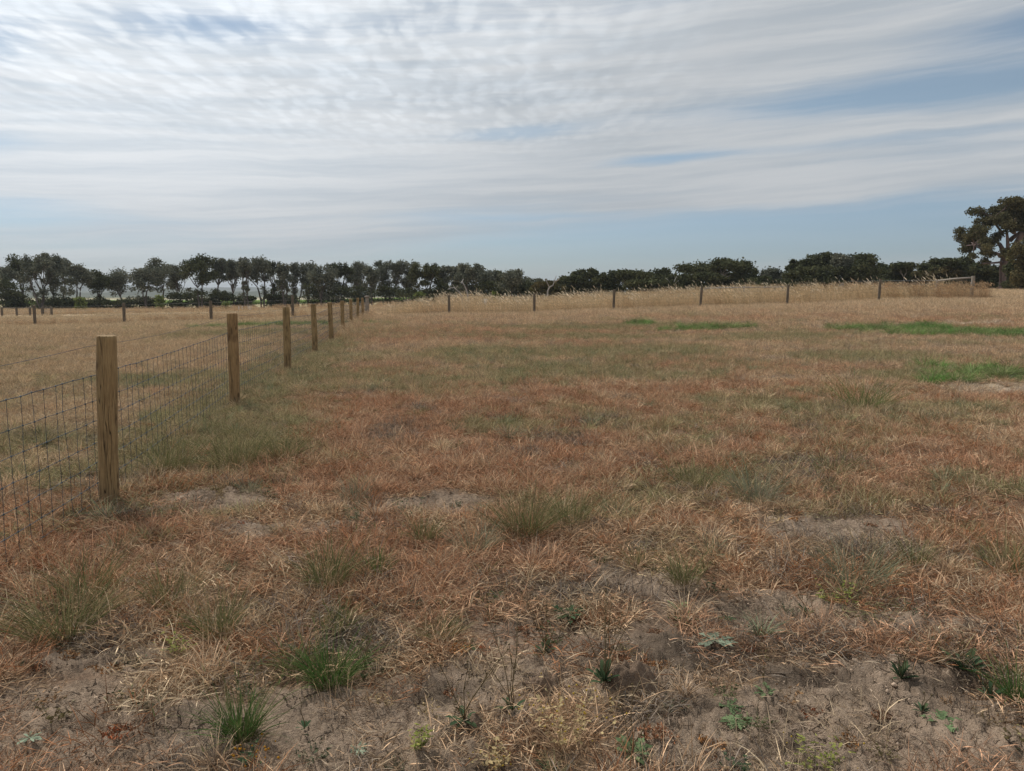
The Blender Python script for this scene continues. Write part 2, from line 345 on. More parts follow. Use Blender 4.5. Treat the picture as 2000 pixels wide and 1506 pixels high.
def post_material(name, light, dark, stain, knots=True, mark=None):
    m, g, b, out = mat(name)
    tc = g.new('ShaderNodeTexCoord').outputs['Object']
    rnd = g.new('ShaderNodeObjectInfo').outputs['Random']
    ad = g.new('ShaderNodeVectorMath', operation='ADD'); g.l.new(tc, ad.inputs[0]); g.l.new(g.xyz(0.0, 0.0, g.mul(rnd, 60)), ad.inputs[1])
    mp = g.new('ShaderNodeMapping'); g.l.new(ad.outputs[0], mp.inputs[0]); mp.inputs['Scale'].default_value = (1, 1, .07)
    gr = g.noise(mp.outputs[0], 95, 5, .65, .4)
    big = g.noise(ad.outputs[0], 4.5, 4, .6)
    c = g.mix(g.ramp(gr, .3, .72), light, dark)
    c = g.mix(g.mul(g.ramp(big, .48, .72), .55), c, stain)
    sep = g.new('ShaderNodeSeparateXYZ'); g.l.new(tc, sep.inputs[0])
    c = g.mix(g.ramp(sep.outputs[2], .28, 0.0, 0, .55), c, (.17, .115, .07))       # darker brown towards the foot
    mp2 = g.new('ShaderNodeMapping'); g.l.new(ad.outputs[0], mp2.inputs[0]); mp2.inputs['Scale'].default_value = (1, 1, .05)
    ck = g.noise(mp2.outputs[0], 26, 2, .5)
    ckm = g.ramp(g.m('ABSOLUTE', g.sub(ck, .5)), 0.0, .02, 1.0, 0.0)
    ckm = g.mul(ckm, g.ramp(big, .36, .50))
    c = g.mix(g.mul(ckm, .85), c, (.04, .028, .02))
    h = g.sub(gr, g.mul(ckm, 1.5))
    if knots:
        mp3 = g.new('ShaderNodeMapping'); g.l.new(ad.outputs[0], mp3.inputs[0]); mp3.inputs['Scale'].default_value = (1, 1, .75)
        vo = g.new('ShaderNodeTexVoronoi'); g.l.new(mp3.outputs[0], vo.inputs['Vector']); vo.inputs['Scale'].default_value = 6.0
        kn = g.ramp(vo.outputs['Distance'], .13, .24, 1.0, 0.0)
        cs = g.new('ShaderNodeSeparateXYZ'); g.l.new(vo.outputs['Color'], cs.inputs[0])
        kn = g.mul(kn, g.ramp(cs.outputs[0], .38, .42))
        c = g.mix(g.mul(kn, .8), c, (.09, .05, .025))
    if mark:    # resin and bark stain around a branch scar
        mk = g.m('SUBTRACT', 1.0, g.mul(g.m('ABSOLUTE', g.sub(g.add(sep.outputs[2], g.mul(g.sub(big, .5), .25)), mark)), 9.0), clamp=True)
        c = g.mix(g.mul(g.mul(g.ramp(mk, .1, .8), g.ramp(gr, .25, .6)), .6), c, (.10, .055, .03))
    g.l.new(c, b.inputs['Base Color']); b.inputs['Roughness'].default_value = .8
    bump(g, b, h, 1.0, .006); return m
def wire_material(name, c1, c2, metal=.35, rough=.55):
    m, g, b, out = mat(name)
    P = g.new('ShaderNodeTexCoord').outputs['Object']
    g.l.new(g.mix(g.ramp(g.noise(P, 9, 4, .6), .35, .65), c1, c2), b.inputs['Base Color'])
    b.inputs['Metallic'].default_value = metal; b.inputs['Roughness'].default_value = rough; b.inputs['Specular IOR Level'].default_value = .4
    return m
M = dict(
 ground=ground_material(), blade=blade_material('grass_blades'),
 pine=post_material('new_pine', (.385, .27, .135), (.215, .14, .068), (.165, .11, .058)),
 pine_stained=post_material('stained_pine', (.38, .25, .125), (.25, .155, .075), (.17, .105, .05), True, .93),
 grey_post=post_material('weathered_wood', (.20, .165, .125), (.11, .09, .07), (.13, .10, .07), False),
 pale_post=post_material('pale_weathered_wood', (.36, .32, .27), (.22, .19, .16), (.25, .22, .18), False),
 wire=wire_material('netting_wire', (.035, .055, .07), (.08, .105, .125)),
 pale_wire=wire_material('pale_wire', (.20, .22, .25), (.34, .36, .38)),
 old_wire=wire_material('old_wire', (.12, .11, .10), (.2, .18, .17)),
 leaf_grey=leaf_material('gum_leaves', (.10, .112, .085), (.18, .18, .13), .2),
 leaf_dark=leaf_material('dark_bush_leaves', (.055, .066, .036), (.105, .108, .055), .16),
 leaf_olive=leaf_material('olive_leaves', (.085, .085, .035), (.13, .105, .055)),
 leaf_lime=leaf_material('young_leaves', (.12, .17, .05), (.2, .22, .08), .25),
 bark_dark=bark_material('dark_bark', (.07, .06, .055), (.15, .13, .12)),
 bark_pale=bark_material('pale_bark', (.22, .19, .17), (.42, .38, .34)),
 bark_brown=bark_material('gum_bark', (.075, .055, .05), (.17, .125, .115), 2),
 dead=bark_material('dead_wood', (.27, .25, .235), (.42, .395, .37)),
)

# ------------------------------------------------------------------ mesh and object helpers
def mesh(name, V, Fc, m=None, attrs=None, smooth=False, cols=None):
    me = bpy.data.meshes.new(name)
    V = np.asarray(V, np.float32).reshape(-1, 3)
    if isinstance(Fc, np.ndarray):
        nf, k = Fc.shape
        me.vertices.add(len(V)); me.vertices.foreach_set('co', V.ravel())
        me.loops.add(nf*k); me.loops.foreach_set('vertex_index', Fc.astype(np.int32).ravel())
        me.polygons.add(nf); me.polygons.foreach_set('loop_start', np.arange(0, nf*k, k, dtype=np.int32))
        me.update(calc_edges=True)
    else:
        me.from_pydata([tuple(map(float, v)) for v in V], [], [tuple(int(i) for i in f) for f in Fc])
    if m: me.materials.append(m)
    if attrs:
        for k, v in attrs.items():
            v = np.asarray(v, np.float32)
            if v.ndim == 1:
                a = me.attributes.new(k, 'FLOAT', 'POINT'); a.data.foreach_set('value', v)
            else:
                a = me.attributes.new(k, 'FLOAT_VECTOR', 'POINT'); a.data.foreach_set('vector', v.ravel())
    if smooth: me.polygons.foreach_set('use_smooth', np.ones(len(me.polygons), bool))
    me.validate(); me.update(); return me
def obj(name, me, parent=None, loc=None, rot=None):
    o = bpy.data.objects.new(name, me); COL.objects.link(o)
    if parent: o.parent = parent
    if loc is not None: o.location = loc
    if rot is not None: o.rotation_euler = rot
    return o
def tag(o, label=None, cat=None, group=None, kind=None):
    if label: o['label'] = label
    if cat: o['category'] = cat
    if group: o['group'] = group
    if kind: o['kind'] = kind
    return o
def empty(name, loc, label, cat, group=None, rz=0):
    o = obj(name, None, loc=loc, rot=(0, 0, rz)); return tag(o, label, cat, group)

class Tubes:
    """collects tapered tubes into one mesh"""
    def __init__(s): s.V = []; s.F = []; s.n = 0
    def tube(s, P, rad, k=6, cap=True):
        P = np.asarray(P, float); n = len(P); rad = np.broadcast_to(np.asarray(rad, float), (n,))
        T_ = np.gradient(P, axis=0); T_ /= np.linalg.norm(T_, axis=1)[:, None]+1e-9
        ref = np.array([0, 0, 1.]) if abs(T_[0][2]) < .9 else np.array([1., 0, 0])
        U = np.cross(T_, ref); U /= np.linalg.norm(U, axis=1)[:, None]+1e-9
        W = np.cross(T_, U)
        a = np.arange(k)*2*math.pi/k
        V = P[:, None, :]+rad[:, None, None]*(np.cos(a)[None, :, None]*U[:, None, :]+np.sin(a)[None, :, None]*W[:, None, :])
        b = s.n; s.V.append(V.reshape(-1, 3)); s.n += n*k
        i = np.arange(n-1)[:, None]*k; j = np.arange(k)[None, :]; j2 = (j+1) % k
        q = np.stack([i+j, i+j2, i+k+j2, i+k+j], -1).reshape(-1, 4)+b
        s.F.extend(q.tolist())
        if cap:
            s.F.append([b+x for x in range(k)][::-1]); s.F.append([b+(n-1)*k+x for x in range(k)])
    def blob(s, c, r, k=6):
        c = np.asarray(c, float)
        O = np.array([[1, 0, 0], [-1, 0, 0], [0, 1, 0], [0, -1, 0], [0, 0, 1], [0, 0, -1.]])*r+c
        b = s.n; s.V.append(O); s.n += 6
        for f in [(0, 2, 4), (2, 1, 4), (1, 3, 4), (3, 0, 4), (2, 0, 5), (1, 2, 5), (3, 1, 5), (0, 3, 5)]: s.F.append([b+i for i in f])
    def build(s, name, m, parent=None, smooth=True, loc=None):
        return obj(name, mesh(name, np.concatenate(s.V), s.F, m, smooth=smooth), parent, loc)

# ------------------------------------------------------------------ ground
def build_ground():
    az = np.concatenate([np.arange(-180, -52, 4.0), np.arange(-52, -40, 1.0), np.arange(-40, 40, .17), np.arange(40, 52, 1.0), np.arange(52, 180, 4.0)])
    rr = [0.25]
    while rr[-1] < 9000:
        r = rr[-1]; rr.append(r*(1.0075 if r < 60 else 1.02 if r < 400 else 1.08) if r > 1.4 else r+.15)
    rr = np.array(rr); na, nr = len(az), len(rr)
    Az, Rr = np.meshgrid(np.radians(az), rr)
    x = (Rr*np.sin(Az)).ravel(); y = (Rr*np.cos(Az)).ravel()
    z = T(x, y); d = np.hypot(x, y)
    bare, sand, green, lush, red, left = maps(x, y)
    nearw = 1-sstep(d, 6, 20)
    fb = fbm(x, y, 7, 4, 71); 
    clod = np.abs(fbm(x, y, 22, 3, 72)-.5)*2
    z = z+nearw*((fb-.5)*.07+clod*.055*bare+(fbm(x, y, 2.2, 3, 73)-.5)*.07)
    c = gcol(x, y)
    V = np.stack([x, y, z], 1); V = np.vstack([V, [[0, 0, float(T(0, 0))]]]); c = np.vstack([c, C_SOIL[None]]); bare = np.append(bare, 1)
    i = np.arange(nr-1)[:, None]*na; j = np.arange(na)[None, :]; j2 = (j+1) % na
    Fq = np.stack([i+j, i+na+j, i+na+j2, i+j2], -1).reshape(-1, 4)
    # flip so normals point up
    Fq = Fq[:, ::-1]
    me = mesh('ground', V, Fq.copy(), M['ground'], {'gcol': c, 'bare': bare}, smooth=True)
    o = tag(obj('ground', me), 'dry paddock ground of pale soil and thatch', kind='structure')
    return x, y, z, na, nr, rr, az
GX = build_ground()
def G(x, y):
    """height of the built ground, micro relief included"""
    x = np.asarray(x, float); y = np.asarray(y, float); d = np.hypot(x, y)
    bare = maps(x, y)[0]
    return T(x, y)+(1-sstep(d, 6, 20))*((fbm(x, y, 7, 4, 71)-.5)*.07+np.abs(fbm(x, y, 22, 3, 72)-.5)*.11*bare+(fbm(x, y, 2.2, 3, 73)-.5)*.07)
def g1(x, y): return float(G(np.array([x]), np.array([y]))[0])

# ------------------------------------------------------------------ blade clumps (vectorised strips)
def blades(root, dirs, length, width, bend, seg=3, up0=None, rg=rng, twist=None):
    """strips: root (n,3), dirs azimuth (n,), up0 start elevation (rad), bend = elevation lost along the blade"""
    n = len(root); t = np.linspace(0, 1, seg+1)
    el = up0[:, None]-bend[:, None]*t[None, :]
    ca, sa = np.cos(dirs), np.sin(dirs)
    step = length[:, None]/seg
    hx = np.concatenate([np.zeros((n, 1)), np.cumsum(np.cos(el[:, :-1])*step, 1)], 1)
    hz = np.concatenate([np.zeros((n, 1)), np.cumsum(np.sin(el[:, :-1])*step, 1)], 1)
    P = root[:, None, :]+np.stack([hx*ca[:, None], hx*sa[:, None], hz], -1)
    P[..., 2] = np.maximum(P[..., 2], .001+.004*rg.random(n)[:, None])
    ta = rg.uniform(0, math.pi, n) if twist is None else twist
    side = np.stack([-sa*np.cos(ta)+ca*0, ca*np.cos(ta), np.sin(ta)], -1)
    w = width[:, None]*np.array([1.0, .95, .7, .12] if seg == 3 else np.interp(t, [0, .6, 1], [1, .85, .1]))[None, :]*.5
    A = P-side[:, None, :]*w[..., None]; B = P+side[:, None, :]*w[..., None]
    V = np.stack([A, B], 2).reshape(-1, 3)
    b = np.arange(n)[:, None]*(2*(seg+1)); k = np.arange(seg)[None, :]*2
    Fq = np.stack([b+k, b+k+1, b+k+3, b+k+2], -1).reshape(-1, 4)
    c1 = np.repeat(rg.random(n), 2*(seg+1)); c2 = np.repeat(rg.random(n), 2*(seg+1)); c3 = np.tile(np.repeat(t, 2), n)
    return V, Fq, np.stack([c1, c2, c3], 1)
def join(parts):
    V, Fq, C = [], [], []; o = 0
    for v, f, c in parts: V.append(v); Fq.append(f+o); C.append(c); o += len(v)
    return np.concatenate(V), np.concatenate(Fq), np.concatenate(C)
def disc(n, r, rg): 
    a = rg.uniform(0, 2*math.pi, n); q = r*np.sqrt(rg.random(n)); return np.stack([q*np.cos(a), q*np.sin(a), np.zeros(n)], 1), a
def c_mat(rg):
    n = 190; q, a = disc(13, .17, rg)
    lg = blades(q, rg.uniform(0, 6.28, 13), rg.uniform(.09, .19, 13), rg.uniform(.0022, .0042, 13), rg.uniform(.2, 1.3, 13), 4, rg.uniform(.1, 1.1, 13), rg); lg[2][:, 1] = np.repeat(rg.choice([.95, .5, .88], 13), 10)
    p, a = disc(n, .17, rg); p[:, 2] = rg.random(n)*.022
    b0 = blades(p, rg.uniform(0, 6.28, n), rg.uniform(.03, .085, n), rg.uniform(.0016, .0042, n), rg.uniform(-.2, .9, n), 3, rg.uniform(-.05, .75, n), rg)
    return join([lg, b0])
def c_short(rg):
    n = 90; p, a = disc(n, .13, rg)
    return blades(p, a+rg.normal(0, 1.3, n), rg.uniform(.04, .16, n), rg.uniform(.0018, .0044, n), rg.uniform(.1, 1.3, n), 3, rg.uniform(.6, 1.5, n), rg)
def c_tuft(rg, n=75, r=.05, lo=.10, hi=.27):
    p, a = disc(n, r, rg)
    return blades(p, a+rg.normal(0, .5, n), rg.uniform(lo, hi, n), rg.uniform(.0028, .0056, n), rg.uniform(.2, 1.6, n), 4, rg.uniform(.6, 1.5, n), rg)
def c_lush(rg): return c_tuft(rg, 150, .09, .12, .30)
def c_tall(rg):
    n = 34; p, a = disc(n, .22, rg); L_ = rg.uniform(.5, 1.12, n); az = math.pi+rg.normal(0, .55, n); up = rg.uniform(1.25, 1.53, n); bd = rg.uniform(.15, .75, n)
    st = blades(p, az, L_, np.full(n, .006), bd, 4, up, rg)
    # seed heads hang off the stem tips
    tips = st[0].reshape(n, -1, 3)[:, -2:, :].mean(1)
    hd = blades(tips-np.array([0, 0, .01]), az+rg.normal(0, .3, n), rg.uniform(.11, .2, n), rg.uniform(.018, .034, n), rg.uniform(.2, .9, n), 3, up-bd-rg.uniform(0, .3, n), rg)
    hd[2][:, 1] = .86; hd[2][:, 2] = 1
    m = 60; q, a2 = disc(m, .22, rg)
    lv = blades(q, a2+rg.normal(0, .8, m), rg.uniform(.2, .5, m), rg.uniform(.004, .008, m), rg.uniform(.3, 1.8, m), 3, rg.uniform(.9, 1.5, m), rg)
    return join([st, hd, lv])
def c_stem(rg):
    n = 7; p, a = disc(n, .3, rg); L_ = rg.uniform(.75, 1.1, n); az = math.pi+rg.normal(0, .5, n); up = rg.uniform(1.2, 1.5, n); bd = rg.uniform(.2, .7, n)
    st = blades(p, az, L_, np.full(n, .008), bd, 4, up, rg)
    tips = st[0].reshape(n, -1, 3)[:, -2:, :].mean(1)
    hd = blades(tips-np.array([0, 0, .01]), az+rg.normal(0, .3, n), rg.uniform(.14, .24, n), rg.uniform(.03, .05, n), rg.uniform(.2, .8, n), 3, up-bd-rg.uniform(0, .2, n), rg)
    hd[2][:, 1] = .86; hd[2][:, 2] = 1
    return join([st, hd])
def c_weed(rg):    # small herb: forked stems with tiny leaves
    n = 26; p, a = disc(n, .03, rg)
    s1 = blades(p, a+rg.normal(0, .6, n), rg.uniform(.03, .09, n), rg.uniform(.0015, .003, n), rg.uniform(-.3, .8, n), 3, rg.uniform(.5, 1.4, n), rg)
    m = 60; tips = s1[0].reshape(n, -1, 3)[rg.integers(0, n, m), rg.integers(3, 8, m)]
    s2 = blades(tips, rg.uniform(0, 6.28, m), rg.uniform(.008, .022, m), rg.uniform(.004, .009, m), rg.uniform(-.5, .5, m), 3, rg.uniform(-.2, .8, m), rg)
    return join([s1, s2])
def c_cover(rg):    # fleshy low mat
    n = 150; p, a = disc(n, .05, rg); p[:, 2] = rg.random(n)*.012
    return blades(p, rg.uniform(0, 6.28, n), rg.uniform(.008, .02, n), rg.uniform(.004, .008, n), rg.uniform(-.4, .4, n), 3, rg.uniform(.0, 1.2, n), rg)
def c_litter(rg):   # crumbs, clods and snapped straw on bare soil
    n = 60; p, a = disc(n, .16, rg); p[:, 2] = rg.random(n)*.008
    return blades(p, rg.uniform(0, 6.28, n), rg.uniform(.01, .06, n), rg.uniform(.0012, .003, n), rg.uniform(-.2, .3, n), 3, rg.uniform(-.1, .25, n), rg)
def rock_mesh(rg):
    V = []; Fc = []; o = 0
    for i in range(26):
        c = np.array([rg.normal(0, .07), rg.normal(0, .07), 0]); r = abs(rg.normal(0, .0035))+.0025
        O = np.array([[1, 0, 0], [0, 1, 0], [-1, 0, 0], [0, -1, 0], [.6, .6, .7], [-.6, .5, .6], [-.5, -.6, .7], [.5, -.6, .6], [0, 0, 1.0]])*r*rg.uniform(.7, 1.3, (9, 3))+c
        V.append(O)
        for f in [(0, 1, 4), (1, 5, 4), (1, 2, 5), (2, 6, 5), (2, 3, 6), (3, 7, 6), (3, 0, 7), (0, 4, 7), (4, 5, 8), (5, 6, 8), (6, 7, 8), (7, 4, 8)]: Fc.append([o+k for k in f])
        o += 9
    V = np.concatenate(V); return V, np.array(Fc), np.stack([rg.random(len(V))*0+rg.random(), np.full(len(V), .5), np.ones(len(V))], 1)
PROTO = bpy.data.collections.new('clump_library')      # never linked: only a source for the scatter
def proto(prefix, fn, k):
    out = []
    col = bpy.data.collections.new('lib_'+prefix)
    for i in range(k):
        V, Fq, C = fn(np.random.default_rng(100+i*7+len(prefix)))
        o = bpy.data.objects.new(f'{prefix}_{i}', mesh(prefix, V, Fq, M['blade'], {'bc': C})); col.objects.link(o)
    return col, k
def scatter(name, label, col_k, P, scl, tint, rg=rng, tilt=.12, cat=None):
    col, k = col_k; n = len(P)
    me = bpy.data.meshes.new(name); me.vertices.add(n); me.vertices.foreach_set('co', np.asarray(P, np.float32).ravel())
    for nm, v in (('scl', scl), ('idx', None)):
        if nm == 'idx':
            a = me.attributes.new('idx', 'INT', 'POINT'); a.data.foreach_set('value', rg.integers(0, k, n).astype(np.int32))
        else:
            a = me.attributes.new('scl', 'FLOAT', 'POINT'); a.data.foreach_set('value', np.asarray(v, np.float32))
    rot = np.stack([rg.normal(0, tilt, n), rg.normal(0, tilt, n), rg.uniform(0, 6.28, n) if tilt < .5 else np.zeros(n)], 1)
    if 'tall' in name: rot[:, 2] = rg.normal(0, .5, n)
    a = me.attributes.new('rot', 'FLOAT_VECTOR', 'POINT'); a.data.foreach_set('vector', rot.astype(np.float32).ravel())
    a = me.attributes.new('tint', 'FLOAT_VECTOR', 'POINT'); a.data.foreach_set('vector', np.clip(tint, .01, .95).astype(np.float32).ravel())
    me.update()
    o = tag(obj(name, me), label, cat, kind='stuff')
    ng = bpy.data.node_groups.new('scatter_'+name, 'GeometryNodeTree')
    ng.interface.new_socket('Geometry', in_out='INPUT', socket_type='NodeSocketGeometry')
    ng.interface.new_socket('Geometry', in_out='OUTPUT', socket_type='NodeSocketGeometry')
    N = ng.nodes; Lk = ng.links
    gi = N.new('NodeGroupInput'); go = N.new('NodeGroupOutput')
    ci = N.new('GeometryNodeCollectionInfo'); ci.inputs['Collection'].default_value = col
    ci.inputs['Separate Children'].default_value = True; ci.inputs['Reset Children'].default_value = True
    ip = N.new('GeometryNodeInstanceOnPoints'); ip.inputs['Pick Instance'].default_value = True
    def na(nm, t):
        x = N.new('GeometryNodeInputNamedAttribute'); x.data_type = t; x.inputs['Name'].default_value = nm
        return [q for q in x.outputs if q.enabled and q.name == 'Attribute'][0]
    Lk.new(gi.outputs[0], ip.inputs['Points']); Lk.new(ci.outputs[0], ip.inputs['Instance'])
    Lk.new(na('idx', 'INT'), ip.inputs['Instance Index']); Lk.new(na('rot', 'FLOAT_VECTOR'), ip.inputs['Rotation']); Lk.new(na('scl', 'FLOAT'), ip.inputs['Scale'])
    Lk.new(ip.outputs[0], go.inputs[0])
    md = o.modifiers.new('scatter', 'NODES'); md.node_group = ng
    return o

def sample(y0, y1, dens, tmax=.80, pad=2.5, rg=rng):
    """random ground points in the wedge seen (and some margin) between two distances"""
    wmax = tmax*y1+pad; n = int((y1-y0)*2*wmax*dens)
    x = rg.uniform(-wmax, wmax, n); y = rg.uniform(y0, y1, n)
    k = np.abs(x) < tmax*y+pad
    return x[k], y[k]
def pick(*a):
    return tuple(np.concatenate(q) for q in zip(*a))
def lerp(a, b, t): return a*(1-t)+b*t
def grasstint(x, y, rg, hue=None):
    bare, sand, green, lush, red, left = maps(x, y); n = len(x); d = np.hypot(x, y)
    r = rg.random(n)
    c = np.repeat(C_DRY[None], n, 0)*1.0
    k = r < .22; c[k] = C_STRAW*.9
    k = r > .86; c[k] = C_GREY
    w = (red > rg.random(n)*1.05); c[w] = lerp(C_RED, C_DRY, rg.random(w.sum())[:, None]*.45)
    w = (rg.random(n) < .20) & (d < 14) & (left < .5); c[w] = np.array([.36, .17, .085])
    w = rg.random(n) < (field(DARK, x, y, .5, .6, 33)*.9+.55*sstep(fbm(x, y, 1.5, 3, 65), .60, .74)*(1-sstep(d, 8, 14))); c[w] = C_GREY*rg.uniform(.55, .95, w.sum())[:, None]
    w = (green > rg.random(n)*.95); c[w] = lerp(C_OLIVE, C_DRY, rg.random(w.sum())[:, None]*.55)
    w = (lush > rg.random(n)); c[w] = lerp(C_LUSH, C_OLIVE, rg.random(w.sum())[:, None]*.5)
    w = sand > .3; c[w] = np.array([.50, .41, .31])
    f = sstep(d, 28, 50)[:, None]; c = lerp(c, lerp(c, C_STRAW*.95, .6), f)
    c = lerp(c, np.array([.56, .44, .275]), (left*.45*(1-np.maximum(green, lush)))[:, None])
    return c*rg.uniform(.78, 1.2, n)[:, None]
LIB = {'mat': proto('mat', c_mat, 6), 'short': proto('short', c_short, 6), 'tuft': proto('tuft', c_tuft, 7), 'lush': proto('lush', c_lush, 5),
       'tall': proto('tall', c_tall, 7), 'stem': proto('stem', c_stem, 6), 'weed': proto('weed', c_weed, 5), 'cover': proto('cover', c_cover, 4), 'litter': proto('litter', c_litter, 4), 'clod': proto('clod', rock_mesh, 4)}
def infield(x, y): return y < BF(x)+.0     # in front of the back fence
def BF(x): return 46.3-.0012*(x-2)**2-.035*np.abs(x+8)*0      # the back fence line
Xs0 = xat(1889, 45.2)
def grass():
    rg = np.random.default_rng(5)
    P = lambda x, y: np.stack([x, y, G(x, y)-.004], 1)
    # matted dead thatch
    x, y = pick(sample(1.5, 5, 90, rg=rg), sample(5, 11, 55, rg=rg), sample(11, 24, 26, rg=rg), sample(24, 46, 10, rg=rg), sample(46, 80, 2.2, rg=rg))
    bare, sand, green, lush, red, left = maps(x, y)
    k = rg.random(len(x)) > np.clip(bare*.97+sand*.7, 0, .985)
    x, y = x[k], y[k]; d = np.hypot(x, y)
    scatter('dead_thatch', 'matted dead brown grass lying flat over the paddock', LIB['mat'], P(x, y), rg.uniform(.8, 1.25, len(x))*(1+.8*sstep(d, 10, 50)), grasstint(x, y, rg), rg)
    # short standing grass
    x, y = pick(sample(1.5, 5, 45, rg=rg), sample(5, 11, 42, rg=rg), sample(11, 24, 30, rg=rg), sample(24, 46, 16, rg=rg), sample(46, 75, 4, rg=rg), sample(75, 160, .8, rg=rg))
    bare, sand, green, lush, red, left = maps(x, y)
    k = rg.random(len(x)) > np.clip(bare*.93+sand*.9+.10-(green*.2), 0, .96)
    x, y = x[k], y[k]; d = np.hypot(x, y)
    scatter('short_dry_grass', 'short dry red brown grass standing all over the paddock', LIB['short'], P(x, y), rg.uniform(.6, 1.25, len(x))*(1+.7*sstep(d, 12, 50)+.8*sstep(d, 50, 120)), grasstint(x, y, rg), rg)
    # olive tufts
    x, y = pick(sample(2.2, 8, 12, rg=rg), sample(8, 24, 32, rg=rg), sample(24, 46, 17, rg=rg))
    bare, sand, green, lush, red, left = maps(x, y)
    k = rg.random(len(x)) < np.clip(green*1.1+.05+.22*sstep(fbm(x, y, 1.2, 3, 66), .5, .62)*(1-sstep(np.hypot(x, y), 8, 14))-bare*.8, .015, 1); x, y = x[k], y[k]; n = len(x)
    c = lerp(C_OLIVE, C_DRY, (rg.random(n)**1.7*.9)[:, None])*rg.uniform(.7, 1.3, n)[:, None]; w = rg.random(n) < .18; c[w] = np.array([.20, .25, .15])
    scatter('olive_grass', 'olive green grass tufts growing in drifts among the dry grass', LIB['tuft'], P(x, y), rg.uniform(.32, .9, n), c, rg)
    # thin tan stalks
    x, y = pick(sample(2.2, 10, 7, rg=rg), sample(10, 32, 7, rg=rg)); n = len(x)
    c = lerp(C_STRAW, C_RED, rg.random(n)[:, None]*.8)
    k = rg.random(n) > maps(x, y)[0]; x, y, c = x[k], y[k], c[k]
    scatter('dry_tufts', 'thin dry tan grass tufts scattered across the paddock', LIB['tuft'], P(x, y), rg.uniform(.3, .85, len(x)), c, rg)
    # lush green
    x, y = pick(sample(8, 24, 17, rg=rg), sample(24, 46, 12, rg=rg))
    lush = maps(x, y)[3]; k = rg.random(len(x)) < lush*.9; x, y = x[k], y[k]; n = len(x)
    c = lerp(C_LUSH, C_OLIVE, (rg.random(n)**1.3*.9)[:, None])*rg.uniform(.6, 1.5, n)[:, None]
    scatter('lush_green_grass', 'bright green lush grass patches at the right and middle distance', LIB['lush'], P(x, y), rg.uniform(.7, 1.3, n)*(.75+.6*fbm(x, y, 1.3, 3, 77)), c, rg)
    # small weeds, orange red ground cover, litter and clods near the viewer
    x, y = sample(1.7, 9, 16, rg=rg); n = len(x); k = rg.random(n) < .35+.4*fbm(x, y, 1.5, 3, 90); x, y = x[k], y[k]; n = len(x)
    pal = np.array([[.10, .12, .055], [.15, .13, .06], [.28, .17, .09], [.08, .10, .06], [.32, .24, .13]])
    c = pal[rg.integers(0, 5, n)]*rg.uniform(.7, 1.3, n)[:, None]
    scatter('small_weeds', 'small scrubby weeds dotted over the near bare soil', LIB['weed'], P(x, y), rg.uniform(.4, 1.1, n), c, rg)
    x, y = sample(1.9, 7.5, 9, rg=rg); k = fbm(x, y, 1.8, 3, 95) > .56; x, y = x[k], y[k]
    ex = [gp(*q) for q in [(1060, 1222), (1130, 1222), (1300, 1310), (1268, 1306), (1240, 1300), (1720, 1410), (1275, 1455), (1300, 1450), (1385, 1485), (1655, 1450), (230, 1450), (80, 1310), (130, 1290), (220, 1308), (1440, 1020), (1390, 1465), (1590, 1390), (1280, 1250), (1210, 1295), (1420, 1240)]]
    x = np.concatenate([x, [e[0] for e in ex]]); y = np.concatenate([y, [e[1] for e in ex]]); n = len(x)
    c = np.array([[.34, .11, .05], [.36, .17, .06], [.28, .13, .07]])[rg.integers(0, 3, n)]*rg.uniform(.7, 1.2, n)[:, None]
    sc = rg.uniform(.5, 1.1, n); sc[-len(ex):] = rg.uniform(.7, 1.2, len(ex))
    scatter('red_ground_cover', 'low orange red ground cover patches on the near soil', LIB['cover'], P(x, y), sc, c, rg)
    x, y = sample(1.5, 8, 75, rg=rg); n = len(x)
    c = np.array([[.30, .22, .15], [.18, .13, .10], [.42, .33, .24], [.10, .07, .055]])[rg.integers(0, 4, n)]
    scatter('straw_litter', 'snapped straw litter lying on the near soil', LIB['litter'], P(x, y), rg.uniform(.6, 1.2, n), c, rg, .05)
    x, y = sample(1.5, 6.5, 55, rg=rg); b = maps(x, y)[0]; k = rg.random(len(x)) < b; x, y = x[k], y[k]; n = len(x)
    c = C_SOIL*rg.uniform(.3, .95, n)[:, None]
    scatter('soil_crumbs', 'small soil crumbs and clods on the near bare ground', LIB['clod'], P(x, y), rg.uniform(.35, .85, n), c, rg, .05)
    # tall seeding grass beyond the back fence
    x, y = pick(sample(45.5, 70, 7, .75, 0, rg=rg))
    k = (y > BF(x)+.35)&(x > -8.2+.12*(y-46))&(x < 27.6-.16*(y-46)+ (fbm(x, y, .8, 2, 97)-.5)*2)
    k &= rg.random(len(x)) < np.where(y < 52, 1, .55)*sstep(fbm(x, y, .8, 3, 96)+.25*sstep(y-BF(x), .3, 2.5), .38, .58)
    x, y = x[k], y[k]; n = len(x)
    edge = sstep(x+8.2, 0, 4)
    sc = (.27+.56*fbm(x, y, .45, 4, 98)+.10*sstep(x, 9, 16))*rg.uniform(.8, 1.2, n)*(.8+.3*edge)
    c = lerp(np.array([.62, .49, .31]), np.array([.44, .29, .165]), (fbm(x, y, .25, 3, 99)*rg.random(n)*1.3)[:, None])*rg.uniform(.85, 1.15, n)[:, None]
    scatter('tall_seeding_grass', 'tall golden seeding grass beyond the weathered back fence', LIB['tall'], P(x, y), sc, c, rg, .06)
    k = rg.random(n) < .28
    scatter('tall_seed_stems', 'long pale seed stems standing above the golden grass', LIB['stem'], P(x[k], y[k]), sc[k]*rg.uniform(1.0, 1.5, k.sum()), np.repeat(np.array([[.70, .60, .44]]), k.sum(), 0)*rg.uniform(.8, 1.15, k.sum())[:, None], rg, .08)
